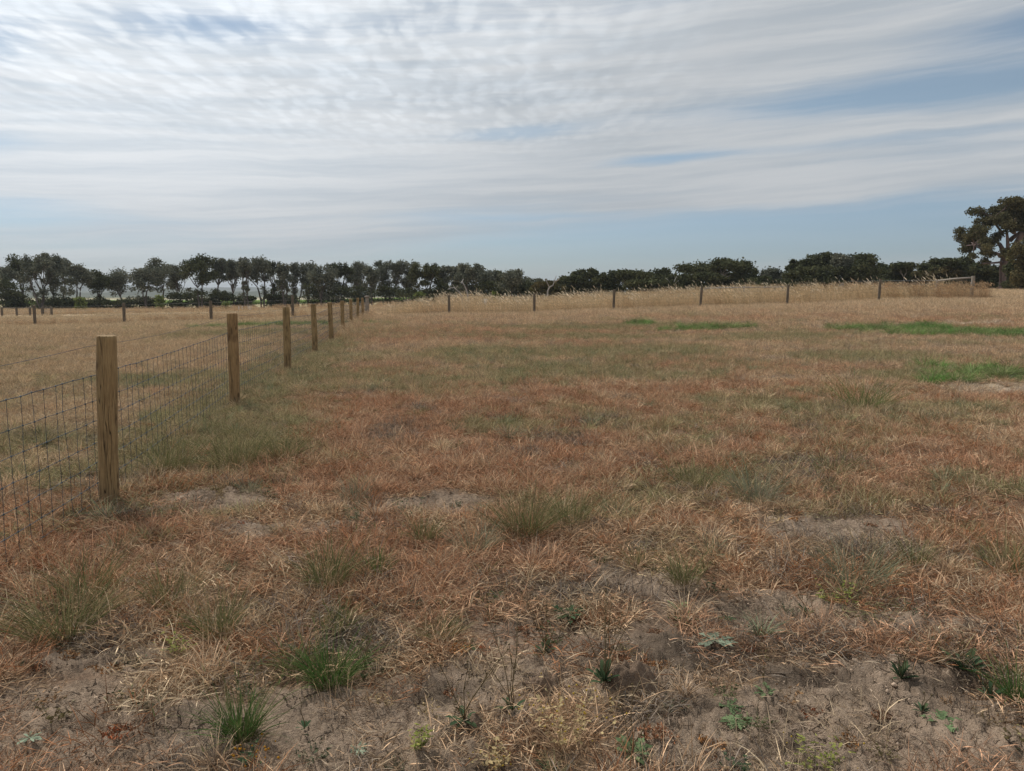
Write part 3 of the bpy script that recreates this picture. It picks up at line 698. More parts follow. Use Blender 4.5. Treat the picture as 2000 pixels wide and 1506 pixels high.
    # fringe of rough grass under the far left fence and along the side fence end
    x1 = rg.uniform(-38, -8.5, 900); y1 = BF(x1)+rg.normal(0.25, .35, 900)
    y2 = rg.uniform(24, 46, 260); x2 = FX(y2)+rg.normal(.15, .3, 260)
    x3 = rg.uniform(Xs0-1.6, Xs0+1.2, 260); y3 = rg.uniform(44.3, 46.4, 260)
    x4 = rg.uniform(-70, -12, 900); y4 = 99+rg.normal(0, 1.6, 900)+(-x4-12)*0
    x = np.concatenate([x1, x2, x3, x4]); y = np.concatenate([y1, y2, y3, y4]); n = len(x)
    k3 = np.arange(260) > 70; x3[k3] = rg.uniform(24, 26, k3.sum()); y3[k3] = rg.uniform(48, 56, k3.sum()); x = np.concatenate([x1, x2, x3, x4]); y = np.concatenate([y1, y2, y3, y4])
    sc = np.concatenate([rg.uniform(.28, .5, 900), rg.uniform(.25, .45, 260), rg.uniform(.7, 1.0, 260), rg.uniform(.5, .8, 900)])
    c = lerp(np.array([.54, .41, .25]), np.array([.46, .28, .16]), rg.random(n)[:, None])
    scatter('tall_rough_grass', 'rough brown grass fringe along the fence lines', LIB['tall'], P(x, y), sc, c, rg, .06)
grass()

# ------------------------------------------------------------------ fences
def post_mesh(r, h, k=20, seed=0, lean=0, flat=.006):
    rg = np.random.default_rng(seed); zs = [-.35, 0, .05] + list(np.linspace(.15, h-.1, 9)) + [h-.03, h-flat, h]
    V = []; n = len(zs)
    for i, z in enumerate(zs):
        rr = r*(1+.03*math.sin(z*4+seed)+.05*(1-z/h)*.5)
        if i == n-1: rr *= .94
        a = np.arange(k)*2*math.pi/k
        q = rr*(1+.03*np.sin(2*a+seed)+.02*math.sin(z*9+seed*3)+.015*np.sin(5*a+z*3+seed*2))
        ox = .006*math.sin(z*2.2+seed); V.append(np.stack([q*np.cos(a)+ox, q*np.sin(a), np.full(k, z)+(0 if i < n-2 else rg.normal(0, .0015, k))], 1))
    V = np.concatenate(V+[np.array([[0, 0, h+.002]])])
    Fc = [[i*k+j, i*k+(j+1) % k, (i+1)*k+(j+1) % k, (i+1)*k+j] for i in range(n-1) for j in range(k)]
    Fc += [[(n-1)*k+j, (n-1)*k+(j+1) % k, n*k] for j in range(k)]
    return V, Fc
def add_post(parent, x, y, r, h, m, seed, lean=(0, 0), k=20, name='post', label=None):
    V, Fc = post_mesh(r, h, k, seed)
    me = mesh(name, V, Fc, m); 
    for p in me.polygons: p.use_smooth = len(p.vertices) == 4
    o = obj(name, me, parent, (x, y, g1(x, y)-.01), (lean[0], lean[1], 0))
    if label: o['label'] = label
    return o
SP = [790-3360/z for z in ()]
fence = empty('netting_fence', (0, 0, 0), 'new round pine post fence with dark netting running away from viewer', 'fence')
pz = [1.2, 5.60, 10.25, 14.72, 19.15, 23.5, 28.0, 32.4, 36.95, 41.3]
HP = [1.25, 1.27, 1.25, 1.245, 1.25, 1.2, 1.2, 1.24, 1.23, 1.2]
lean = [(0, 0), (0, .04), (0, .004), (0, .006), (0, 0), (0, -.006), (0, .0), (0, -.004), (0, 0.01), (0, 0)]
xs = [None, 216, 460, 562, 615, 647, 670, 686.5, 699, 708.5]
posts = []
for i, Y in enumerate(pz):
    X = FX(Y) if xs[i] is None else xat(xs[i], Y, 560+2400/Y)
    o = add_post(fence, X, Y, .069 if i < 3 else .067, HP[i], M['pine_stained' if i == 2 else 'pine'], i+3, lean[i], 28)
    posts.append((X, Y, HP[i], o))
    # wire staples driven into the far side edge of the post
    if i in (1, 2, 3):
        for q in (.97, .63, .33):
            st = Tubes(); aa = 2.45; cx_, cy_ = math.cos(aa), math.sin(aa)
            st.tube([[.066*cx_, .066*cy_, q+.022], [.078*cx_, .078*cy_, q], [.066*cx_, .066*cy_, q-.022]], .003, 5); st.build('staple', M['wire'], o)
def netting(fence, pts, z0, hs, vs, rw, rk, m, name='wire_netting', wob=.006, off=-.085, topr=1.5, seed=1, knots=True, gap=2):
    """hs: wire heights, vs: stay spacing, along the polyline pts"""
    rg = np.random.default_rng(seed); tb = Tubes()
    P = np.array(pts, float); seg = np.hypot(*np.diff(P, axis=0).T); cum = np.concatenate([[0], np.cumsum(seg)])
    N = int(cum[-1]/vs); s = np.arange(N+1)*vs
    X = np.interp(s, cum, P[:, 0]); Y = np.interp(s, cum, P[:, 1])
    tx = np.gradient(X); ty = np.gradient(Y); L_ = np.hypot(tx, ty); nx, ny = -ty/L_, tx/L_
    X = X+nx*(-off); Y = Y+ny*(-off)
    base = T(X, Y); base = np.convolve(np.pad(base, 6, mode='edge'), np.ones(13)/13, 'valid')
    W = []
    for j, h in enumerate(hs):
        sag = fbm(s, s*0, .35, 2, 300+j+seed)-.5
        wx = rg.normal(0, wob*.35, N+1); w = np.stack([X+nx*wx, Y+ny*wx, base+h+sag*.03+rg.normal(0, .0018, N+1)], 1)
        W.append(w); tb.tube(w, rw*(topr if j in (0, len(hs)-1) else 1), 5)
    if gap:
        for i in range(0, N+1):
            line = np.array([W[j][i] for j in range(len(hs))]); jit = rg.normal(0, wob, (len(hs), 1)); jit[0] = jit[-1] = 0
            t = np.array([tx[i], ty[i], 0])/L_[i]
            line = line+jit*t+t*np.linspace(0, rg.normal(0, .012), len(hs))[:, None]
            tb.tube(line, rw*.9, 4, False)
            if knots:
                for j in range(len(hs)): tb.blob(line[j], rk)
    return tb.build(name, m, fence)
fpts = [(FX(-3.0), -3.0)]+[(p[0], p[1]) for p in posts]+[(xat(717, 46.2), 46.2)]
near_pts = fpts
hs = [.04, .18, .33, .48, .63, .79, .97]
netting(fence, near_pts, 0, hs, .15, .0020, .0085, M['wire'], off=-.085, topr=1.4)
tw = Tubes(); a = []
for i, (px_, py_) in enumerate(fpts):
    for k in range(8 if i < len(fpts)-1 else 1):
        f = k/8; q = fpts[i+1] if i < len(fpts)-1 else fpts[i]
        xx = px_*(1-f)+q[0]*f; yy = py_*(1-f)+q[1]*f; a.append([xx-.08, yy-.01, float(T(xx, yy))*.5+float(T(px_, py_))*(1-f)*.5+float(T(*q))*f*.5+1.19-.03*math.sin(f*math.pi)])
tw.tube(a, .0016, 5); tw.build('plain_top_wire', M['wire'], fence)

back = empty('post_and_wire_fence', (0, 0, 0), 'weathered dark post fence in front of the tall golden grass', 'fence', 'weathered fences across the back of the paddock')
bxs = [(877, 1.17, 0), (1043.5, 1.22, .01), (1198.5, 1.26, .03), (1368, 1.24, .05), (1537.5, 1.26, .01), (1716, 1.32, .02)]
bp = []
for i, (px_, h, ln) in enumerate(bxs):
    X = xat(px_, 46.2); Y = float(BF(X)); X = xat(px_, Y)
    add_post(back, X, Y, .075, h, M['grey_post'], 20+i, (0, ln), 14); bp.append((X, Y))
corner = (xat(717, 46.2), 46.2)
Xs = xat(1889, 45.6); strain = (Xs, 45.2)
netting(back, [corner]+bp+[strain], 0, [.06, .22, .38, .55, .72, .9], .3, .0022, .004, M['old_wire'], off=-.08, wob=.004, seed=5, knots=False)
netting(back, [corner]+bp+[strain], 0, [1.12], .5, .003, .004, M['old_wire'], 'plain_top_wire', off=-.08, wob=.003, seed=6, knots=False, gap=0)

cp = empty('corner_post', (*corner, g1(*corner)), 'grey capped corner post where the pine fence meets the back fence', 'post')
V, Fc = post_mesh(.10, 1.22, 18, 44); obj('post', mesh('post', V, Fc, M['pale_post']), cp)
tb = Tubes(); tb.tube([[0, 0, 1.16], [0, 0, 1.19], [0, 0, 1.24], [0, 0, 1.27]], [.13, .15, .15, .09], 14); tb.build('cap', M['pale_post'], cp)

lf = empty('post_and_wire_fence', (0, 0, 0), 'weathered dark post fence across the lower left paddock', 'fence', 'weathered fences across the back of the paddock')
lxs = [(-110, 1.25), (65.5, 1.27), (240.5, 1.26), (411, 1.25), (571, 1.42)]; lp = []
for i, (px_, h) in enumerate(lxs):
    Y = 44.6+i*.35; X = xat(px_, Y); add_post(lf, X, Y, .085, h, M['grey_post'], 40+i, (0, .01*(i % 3)), 14); lp.append((X, Y))
lpts = [(-44, 43.5)]+lp+[corner]
netting(lf, lpts, 0, [.06, .22, .38, .55, .72, .9], .3, .0022, .004, M['old_wire'], off=-.08, wob=.004, seed=8, knots=False)
netting(lf, lpts, 0, [1.12], .5, .003, .004, M['old_wire'], 'plain_top_wire', off=-.08, wob=.003, seed=9, knots=False, gap=0)

# end assembly and the fence that recedes behind the tall grass
ef = empty('braced_strainer_fence', (0, 0, 0), 'pale strainer post with horizontal brace rail at right edge of tall grass', 'fence')
c0 = Xs+.1396*45.2
def ex(Y): return c0-.1396*Y
def tops(px, py, Y): return zat(py, Y)
add_post(ef, Xs, 45.2, .10, 1.32, M['pale_post'], 61, (0, .01), 16, 'strainer_post')
rp = []
for i, (px_, Y, top) in enumerate([(1828, 47.8, 547), (1755, 51.5, 550), (1692, 54.5, 551), (1644, 57.5, 552)]):
    X = xat(px_, Y); h = zat(top, Y)-g1(X, Y); add_post(ef, X, Y, .085, h, M['pale_post'], 62+i, (0, 0), 12); rp.append((X, Y))
tb = Tubes(); tb.tube([[Xs, 45.2, g1(Xs, 45.2)+1.22], [(Xs+rp[0][0])/2, 46.5, (zat(544.5, 46.5))], [rp[0][0], 47.8, zat(548.5, 47.8)]], .055, 10); tb.build('brace_rail', M['pale_post'], ef)
tb = Tubes(); X, Y = rp[3]; tb.tube([[X, Y, zat(554, Y)], [X-.5, Y+.6, zat(572, Y)]], .05, 8); tb.build('brace', M['pale_post'], ef)
netting(ef, [strain]+rp, 0, [.3, .6, .9, 1.1], 1.2, .003, .004, M['pale_wire'], off=.05, seed=12, knots=False)

rf = empty('pipe_rail_fence', (0, 0, 0), 'low pale pipe rail standing in the tall golden grass', 'fence')
tb = Tubes(); line = [(1376, 563), (1412, 562), (1460, 561), (1512, 561), (1532, 560)]
tb.tube([[xat(a, 57), 57, zat(b, 57)] for a, b in line], .035, 8); tb.build('rail', M['dead'], rf)
for i, a in enumerate([1404, 1452, 1512, 1527]):
    X = xat(a, 57.1); add_post(rf, X, 57.1, .06, zat(559, 57)-g1(X, 57.1), M['pale_post'], 80+i, (0, 0), 10)

# paddock fence and gate far left
gf = empty('far_paddock_fence', (0, 0, 0), 'distant stubby post fence at far left under the gums', 'fence')
fp = []
for i, (px_, top) in enumerate([(-60, 600), (2, 600), (31, 601), (57, 599), (81, 600), (99, 600), (150, 600), (208, 601)]):
    Y = 92; X = xat(px_, Y)
    if i < 6: add_post(gf, X, Y, .13, zat(top, Y)-g1(X, Y), M['grey_post'], 90+i, (0, .02*(i % 2)), 10)
    fp.append((X, Y))
netting(gf, fp[:5], 0, [.3, .6, .95], 1.5, .005, .004, M['old_wire'], off=.1, seed=14, knots=False)
gt = empty('paddock_gate', (fp[4][0], 92.1, g1(*fp[4])), 'small rail and mesh gate between stubby posts at far left', 'gate')
w = fp[5][0]-fp[4][0]; fr = Tubes()
for a_, b_ in [((0, 0, .15), (w, 0, .15)), ((0, 0, 1.12), (w, 0, 1.12)), ((.12, 0, .15), (.12, 0, 1.12)), ((w-.12, 0, .15), (w-.12, 0, 1.12))]: fr.tube([a_, b_], .04, 6)
fr.build('frame', M['grey_post'], gt)
fr = Tubes()
for k in range(1, 7): fr.tube([(w*k/7, .03, .15), (w*k/7, .03, 1.12)], .012, 4)
for k in range(1, 4): fr.tube([(0, .05, .15+k*.24), (w, .05, .15+k*.24)], .012, 4)
fr.build('mesh_infill', M['old_wire'], gt)

# ------------------------------------------------------------------ foreground plants
PM = dict(
 olive=plant_material('olive_blades', (.125, .14, .058), (.30, .24, .13)), green=plant_material('green_blades', (.075, .14, .04), (.14, .17, .06)),
 blue=plant_material('bluish_blades', (.17, .19, .12), (.32, .29, .20)), dark=plant_material('dark_weed_leaves', (.06, .095, .05), (.09, .12, .06)),
 rosette=plant_material('rosette_leaves', (.12, .165, .08), (.155, .20, .10), .15, (.2, .22, .12)), greyleaf=plant_material('grey_leaves', (.20, .24, .17), (.24, .28, .2), .1, (.2, .22, .15)),
 lime=plant_material('lime_leaves', (.19, .21, .055), (.26, .25, .08)), stem=plant_material('weed_stems', (.15, .17, .09), (.22, .18, .11)),
 drystem=plant_material('dry_stems', (.34, .26, .14), (.42, .33, .17)), yellow=plant_material('yellow_flower_heads', (.60, .42, .07), (.65, .5, .12), .2, (.6, .42, .07)),
 orange=plant_material('orange_flower_heads', (.60, .30, .04), (.62, .36, .06), .2, (.6, .3, .04)))
def bm(part, m, name, parent=None, loc=None): return obj(name, mesh(name, part[0], part[1], m, {'bc': part[2]}), parent, loc)
def tussock(px, py, hpx, wpx, m, label, n=130, group='grass tussocks in the foreground'):
    x, y = gp(px, py); d = math.hypot(x, y); u = d/F; h = hpx*u*1.12; w = wpx*u*.62; n = int(n*1.35)
    rg = np.random.default_rng(int(px*3+py)); p, a = disc(n, w*.42, rg)
    out = np.clip(rg.normal(.75, .45, n), 0, 1.7)
    lean_ = np.arctan2(w*out, h); L_ = np.hypot(h*rg.uniform(.45, 1.0, n), w*out)*rg.uniform(.7, 1.0, n)
    b1 = blades(p, a+rg.normal(0, .6, n), L_, rg.uniform(.0022, .0045, n), rg.uniform(.1, 1.1, n), 4, np.clip(math.pi/2-lean_*.8+rg.normal(0, .16, n), .15, 1.6), rg)
    s = max(6, n//9); p2, a2 = disc(s, w*.3, rg)
    b2 = blades(p2, a2+rg.normal(0, .8, s), h*rg.uniform(.9, 1.6, s), np.full(s, .0024), rg.uniform(.05, .7, s), 4, rg.uniform(.6, 1.5, s), rg); b2[2][:, 1] = .95
    t2 = b2[0].reshape(s, -1, 3)[:, -2:].mean(1); b3 = blades(t2, a2, np.full(s, .035), np.full(s, .0045), np.zeros(s), 3, np.full(s, 1.1), rg); b3[2][:, 1] = .95; b3[2][:, 2] = 1
    # dead skirt around the foot
    k = n//2; p4, a4 = disc(k, w*.6, rg); b4 = blades(p4, a4+rg.normal(0, 1, k), rg.uniform(.04, .1, k), rg.uniform(.0012, .0022, k), rg.uniform(0, .8, k), 3, rg.uniform(.1, .8, k), rg); b4[2][:, 1] = 1; b4[2][:, 2] *= .3
    o = bm(join([b1, b2, b3, b4]), M_(m), 'grass_tussock', None, (x, y, g1(x, y)-.006)); return tag(o, label, 'grass tussock', group)
def M_(k): return PM[k]
def leafshape(n, L_, W_, el, az, rg, cup=.15, lobes=True, root=None):
    """broad leaves built as a midrib with lobed edges"""
    V, Fc, C = [], [], []; o = 0
    for i in range(n):
        t = np.linspace(0, 1, 9); w = W_[i]*np.interp(t, [0, .15, .55, .85, 1], [.12, .25, .9, .75, .05])
        if lobes: w = w*(1+.45*np.where(np.arange(9) % 2 == 0, 1, -1)*np.array([0]+[1]*7+[0]))
        e = el[i]-.9*t*t*.6; st = L_[i]/8; hx = np.concatenate([[0], np.cumsum(np.cos(e[:-1])*st)]); hz = np.concatenate([[0], np.cumsum(np.sin(e[:-1])*st)])
        ca, sa = math.cos(az[i]), math.sin(az[i]); r0 = root[i] if root is not None else np.zeros(3)
        mid = np.stack([hx*ca, hx*sa, np.maximum(hz, .004)], 1)+r0; sd = np.array([-sa, ca, 0])
        A = mid+sd*w[:, None]*.5+np.array([0, 0, 1])*w[:, None]*cup; B = mid-sd*w[:, None]*.5+np.array([0, 0, 1])*w[:, None]*cup
        V.append(np.stack([A, mid, B], 1).reshape(-1, 3))
        for k in range(8):
            for s_ in (0, 1): Fc.append([o+k*3+s_, o+k*3+s_+1, o+k*3+s_+4, o+k*3+s_+3])
        C.append(np.tile([rg.random(), rg.random(), 1.0], (27, 1))); o += 27
    return np.concatenate(V), np.array(Fc), np.concatenate(C)
def rosette(px, py, wpx, m, label, n=13, stems=0, hpx=0, up=.35, lobes=True, group='broadleaf weeds in the foreground'):
    x, y = gp(px, py); d = math.hypot(x, y); u = d/F; r = wpx*u*.62
    rg = np.random.default_rng(int(px*5+py)); az = np.arange(n)*2.4+rg.normal(0, .25, n)
    L_ = r*rg.uniform(.6, 1.05, n)
    root = empty('broadleaf_weed', (x, y, g1(x, y)+.004), label, 'weed', group)
    bm(leafshape(n, L_, L_*rg.uniform(.22, .34, n), rg.uniform(up*.4, up*1.6, n), az, rg, lobes=lobes), M_(m), 'leaf_rosette', root)
    for s in range(stems):
        h = hpx*u*rg.uniform(.7, 1.1); a = rg.uniform(0, 6.28); ln = rg.uniform(.1, .65); n1 = 7
        t = np.linspace(0, 1, n1); P = np.stack([math.cos(a)*ln*h*t**1.3+.004*np.sin(t*9+s), math.sin(a)*ln*h*t**1.3, h*t], 1)
        tb = Tubes(); tb.tube(P, np.linspace(.0019, .0010, n1), 5)
        for b in range(rg.integers(0, 3)):
            q = P[rg.integers(3, 6)]; a3 = rg.uniform(0, 6.28); l3 = h*rg.uniform(.15, .35)
            tb.tube([q, q+np.array([math.cos(a3)*.3, math.sin(a3)*.3, .6])*l3, q+np.array([math.cos(a3)*.42, math.sin(a3)*.42, 1.0])*l3], [.0011, .0009, .0008], 4)
            tb.blob(q+np.array([math.cos(a3)*.42, math.sin(a3)*.42, 1.0])*l3, .0045)
        tb.blob(P[-1], .005)
        o = tb.build('flower_stem', M_('stem'), root)
    return root
def herb(px, py, wpx, hpx, m, label, flowers=None, n=70, stemm='stem', cat='weed', group='low herbs in the foreground', name='leafy_herb'):
    x, y = gp(px, py); d = math.hypot(x, y); u = d/F; w = wpx*u*.5; h = hpx*u
    rg = np.random.default_rng(int(px*7+py)); root = empty(name, (x, y, g1(x, y)), label, cat, group)
    k = max(10, n//4); p, a = disc(k, w*.35, rg); st = blades(p, a+rg.normal(0, .5, k), np.hypot(w*rg.random(k), h*rg.uniform(.6, 1, k)), np.full(k, .0022), rg.uniform(-.3, .5, k), 4, np.clip(rg.normal(math.atan2(h, w*.6), .3, k), .2, 1.5), rg)
    bm(st, M_(stemm), 'stems', root)
    nodes = st[0].reshape(k, -1, 3)
    R_ = nodes[rg.integers(0, k, n), rg.integers(2, 10, n)]
    bm(leafshape(n, rg.uniform(.010, .026, n), rg.uniform(.006, .013, n), rg.uniform(-.1, .9, n), rg.uniform(0, 6.28, n), rg, .1, False, R_), M_(m), 'leaves', root)
    if flowers:
        fcol, nf, fr_ = flowers
        for i in range(nf):
            tb = Tubes(); tb.blob(nodes[rg.integers(0, k), -1]+np.append(rg.normal(0, w*.35, 2), abs(rg.normal(0, .01))), fr_*rg.uniform(.6, 1.2)); tb.build('flower_head', M_(fcol), root)
    return root
TUS = [
 (470, 1450, 105, 110, 'green', 'bright green grass tussock above small orange flowers at lower left', 190),
 (645, 1335, 90, 130, 'green', 'green tussock on bare soil between the orange flowers and the stemmed weeds', 200),
 (570, 1305, 60, 120, 'olive', 'sparse olive tussock touching the green one on its left', 90),
 (425, 1240, 110, 110, 'olive', 'dark spiky olive tussock in the lower left middle of the paddock', 150),
 (120, 1240, 100, 190, 'olive', 'wide low olive tussock nearest the left edge and the netting', 230),
 (170, 1170, 95, 130, 'olive', 'leaning olive tussock just behind the wide left one', 130),
 (330, 1185, 90, 110, 'olive', 'thin yellowish tussock behind the dark spiky one', 90),
 (640, 1150, 95, 140, 'olive', 'full olive tussock in front of the dark blue green herb', 190),
 (735, 1130, 70, 70, 'green', 'small green tussock at the right shoulder of the full olive one', 90),
 (665, 1230, 65, 110, 'olive', 'low fine olive tussock in front of the full olive one', 110),
 (860, 1250, 65, 90, 'olive', 'small brownish green tussock left of the bare cracked patch', 90),
 (1030, 1050, 105, 150, 'olive', 'tall arching olive tussock at centre beside the bare sandy patch', 230),
 (1115, 1030, 90, 120, 'olive', 'upright olive tussock right of the tall arching central one', 150),
 (830, 1065, 70, 80, 'olive', 'fine olive tussock on the near edge of the sandy patch', 100),
 (925, 1080, 75, 120, 'blue', 'splayed grey green tussock between the fine one and the central one', 110),
 (1245, 1112, 55, 70, 'olive', 'small dark wiry tussock left of the spreading one on thatch', 60),
 (1335, 1155, 75, 110, 'olive', 'spreading wiry olive tussock with reddish foot right of centre', 110),
 (1475, 985, 95, 130, 'blue', 'pale bluish splayed tussock above a dark hollow', 160),
 (1355, 960, 80, 130, 'olive', 'soft olive tussock left of the pale bluish one', 130),
 (1670, 1145, 95, 160, 'blue', 'pale upright tussock right of the bare grey patch', 160),
 (1790, 1110, 80, 90, 'olive', 'straw coloured tussock right of the pale upright one', 90),
 (1965, 1118, 75, 110, 'olive', 'dark green tussock at the right edge', 140),
 (490, 970, 35, 55, 'blue', 'tiny grey green tussock on bare soil right of the nearest post', 50),
 (690, 985, 55, 80, 'blue', 'small grey green tussock at the left end of the sandy patch', 70),
 (460, 915, 90, 140, 'olive', 'bushy olive tussock right of the nearest post', 210),
 (330, 925, 85, 120, 'olive', 'bushy olive tussock close behind the nearest post', 180),
 (555, 905, 75, 90, 'olive', 'bushy olive tussock at the right end of the fence side clump', 150),
 (1990, 1380, 80, 90, 'green', 'green tussock cut by the lower right edge', 100),
 (1630, 925, 40, 110, 'olive', 'low flattened brown green tussock over a dark hollow at right', 90),
 (1685, 800, 70, 150, 'green', 'broad green tussock in the right middle distance', 190),
]
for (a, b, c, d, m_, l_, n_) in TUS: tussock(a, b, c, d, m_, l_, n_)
ROS = [
 (905, 1428, 75, 'dark', 'dark rosette weed with tall bare stalks left of centre bottom', 11, 4, 190, .3, False),
 (1000, 1400, 60, 'dark', 'dark green weed with tall thin stalks beside the dark rosette', 10, 5, 200, .6, False),
 (1180, 1350, 80, 'dark', 'bushy dark green weed with the tallest stalks beside the dark lump of soil', 18, 7, 190, .9, False),
 (1235, 1488, 95, 'rosette', 'spiky green thistle like rosette with upright stalk at centre bottom', 16, 3, 130, .5, True),
 (1425, 1388, 62, 'rosette', 'light green star rosette, upper of the pair right of centre', 13, 0, 0, .15, True),
 (1440, 1426, 66, 'rosette', 'light green star rosette, lower of the pair right of centre', 14, 0, 0, .15, True),
 (1495, 1362, 50, 'rosette', 'small upright light green rosette up right of the star pair', 10, 1, 50, .5, True),
 (1842, 1422, 62, 'rosette', 'flat star rosette alone on bare soil at lower right', 12, 0, 0, .12, True),
 (697, 1470, 50, 'greyleaf', 'flat grey green star rosette on cracked soil at bottom', 11, 0, 0, .1, False),
 (970, 1173, 34, 'dark', 'tiny green rosette on pale soil above the stalked weeds', 9, 0, 0, .3, False),
 (918, 1282, 34, 'dark', 'tiny green rosette left of the tall stalks', 9, 1, 20, .3, False),
 (1395, 1268, 75, 'greyleaf', 'grey flattened rosette above the brown dead mound', 15, 0, 0, .15, True),
 (1065, 1285, 50, 'dark', 'thin forked weed on pale soil between the stalked weeds', 6, 5, 110, .8, False),
 (1110, 1215, 80, 'dark', 'low dark green rosette behind the forked weed', 16, 2, 40, .3, True),
 (1145, 1192, 40, 'rosette', 'small yellow green rosette behind the low dark one', 9, 0, 0, .3, True),
 (1320, 1195, 45, 'rosette', 'small green rosette left of the dry grey litter', 9, 0, 0, .3, True),
 (1420, 1212, 36, 'dark', 'small dark rosette right of centre on grey litter', 9, 0, 0, .3, True),
 (1065, 1500, 50, 'dark', 'dark leafy rosette cut by the bottom edge near the yellow heads', 10, 1, 60, .5, False),
 (1760, 1340, 60, 'dark', 'dark green upright weed on pale soil at lower right', 14, 4, 60, .9, False),
 (1880, 1318, 75, 'dark', 'dark green bushy weed right of the upright one', 16, 4, 70, .9, False),
 (1935, 1375, 50, 'dark', 'dark narrow weed below the bushy one near right edge', 12, 3, 60, 1.0, False),
 (1800, 1400, 36, 'dark', 'small dark weed just above the lone flat star rosette', 9, 2, 40, .9, False),
 (60, 1462, 40, 'greyleaf', 'tiny grey green rosette on cracked soil at lower left', 9, 0, 0, .2, False),
 (1575, 1205, 50, 'dark', 'thin grey green weed left of the lime herb', 9, 4, 50, .8, False),
 (595, 1440, 40, 'dark', 'thin weed with one long stalk right of the orange flowers', 8, 1, 110, .7, False),
 (710, 1330, 36, 'dark', 'thin stalked weed at the right foot of the green tussock', 8, 4, 100, .9, False),
]
for (a, b, c, m_, l_, n_, s_, h_, u_, lo) in ROS: rosette(a, b, c, m_, l_, n_, s_, h_, u_, lo)
herb(345, 1280, 75, 55, 'lime', 'yellow green leafy herb left of the dark spiky tussock foot', None, 90)
herb(1630, 1185, 90, 35, 'lime', 'lime green leafy herb in dry grass at right', None, 110)
herb(815, 1482, 70, 45, 'lime', 'clover like green and reddish herb on cracked soil at bottom', None, 90)
herb(1600, 1495, 110, 60, 'lime', 'green leafy herb with tiny yellow flowers at bottom right', ('yellow', 6, .004), 120)
herb(490, 1492, 95, 28, 'dark', 'low herb with small orange flowers under the bright green tussock', ('orange', 26, .0055), 70)
herb(1100, 1470, 150, 130, 'drystem', 'dry tan herb with many small yellow button heads at centre bottom', ('yellow', 46, .004), 150, 'drystem')
herb(960, 1500, 80, 45, 'drystem', 'small dry tan herb with pale heads left of the yellow button one', ('yellow', 16, .0035), 90, 'drystem')
herb(690, 1030, 60, 38, 'dark', 'dark blue green herb on the near edge of the sandy patch', None, 110)
herb(800, 1015, 90, 30, 'dark', 'flat blue green herb in the middle of the sandy patch', None, 110)
herb(1445, 1510, 60, 25, 'dark', 'low dark herb at the bottom edge below the red ground cover', None, 60)

# lump of turned soil and dead mound
def mound(px, py, rx, ry, h, label, seed, name='soil_lump', cat='soil lump'):
    x, y = gp(px, py); n = 40; a = np.linspace(-1, 1, n); X, Y = np.meshgrid(a, a)
    q = np.hypot(X, Y); Z = h*(1-sstep(q, .15, .95))*(.35+1.3*fbm(X+seed, Y, 2.2, 5, seed, .65))-.012*sstep(q, .8, 1)
    wx = X*rx*(1+.15*fbm(X, Y, 3, 2, seed)); wy = Y*ry
    Z = Z+G(x+wx, y+wy)-g1(x, y)
    V = np.stack([wx, wy, Z], -1).reshape(-1, 3)
    i = (np.arange(n-1)[:, None]*n+np.arange(n-1)[None, :]).ravel(); Fq = np.stack([i, i+1, i+n+1, i+n], 1)
    keep = (q.ravel()[Fq].min(1) < 1); Fq = Fq[keep]
    c = C_SOIL*np.array([.62, .58, .56])*(.6+.8*fbm(V[:, 0]+seed, V[:, 1], 25, 4, 5)[:, None])
    me = mesh(name, V, Fq, M['ground'], {'gcol': c, 'bare': np.zeros(len(V))+.4}, smooth=True)
    return tag(obj(name, me, None, (x, y, g1(x, y))), label, cat)
mound(1240, 1345, .15, .10, .075, 'dark crumbly lump of turned soil beside the bushy dark weed', 3)
mound(930, 1425, .07, .05, .03, 'small dark lump of soil beside the dark rosette weed', 9)
mound(1060, 1345, .10, .07, .035, 'low pale brown soil lump left of the dark crumbly one', 14)

# ------------------------------------------------------------------ trees
def leaves(C_, Rd, n, size, rg, shade=.0):
    """n leaf sprays spread through ellipsoids with centres C_ and radii Rd"""
    k = len(C_); w = np.prod(Rd, 1)**(2/3); idx = rg.choice(k, n, p=w/w.sum())
    d = rg.normal(0, 1, (n, 3)); d /= np.linalg.norm(d, axis=1)[:, None]
    rad = rg.random(n)**.45*(1+rg.normal(0, .10, n))
    P = C_[idx]+d*Rd[idx]*rad[:, None]+rg.normal(0, size*.35, (n, 3))
    u = rg.normal(0, 1, (n, 3)); u[:, 2] *= .8; u /= np.linalg.norm(u, axis=1)[:, None]
    v = np.cross(u, rg.normal(0, 1, (n, 3))); v /= np.linalg.norm(v, axis=1)[:, None]+1e-9
    s = size*rg.uniform(.5, 1.35, n)[:, None]
    A = P-u*s*.5; B = P+v*s*.33; C2 = P+u*s*.55; D = P-v*s*.3
    V = np.stack([A, B, C2, D], 1).reshape(-1, 3); Fq = np.arange(4*n).reshape(n, 4)
    pr = rg.random(k)
    col = np.stack([np.repeat(rg.random(n), 4), np.repeat(np.clip(pr[idx]*.7+rg.random(n)*.4, 0, 1), 4), np.ones(4*n)], 1)
    return V, Fq, col
def limb(tb, a, b, r0, r1, rg, wob=.06, k=6, n=6):
    a = np.asarray(a, float); b = np.asarray(b, float); t = np.linspace(0, 1, n)[:, None]; L_ = np.linalg.norm(b-a)
    P = a+(b-a)*t+np.sin(t*math.pi)*rg.normal(0, wob*L_, 3)*np.array([1, 1, .3]); P[1:-1] += rg.normal(0, wob*L_*.25, (n-2, 3))
    tb.tube(P, np.linspace(r0, r1, n), k); return P
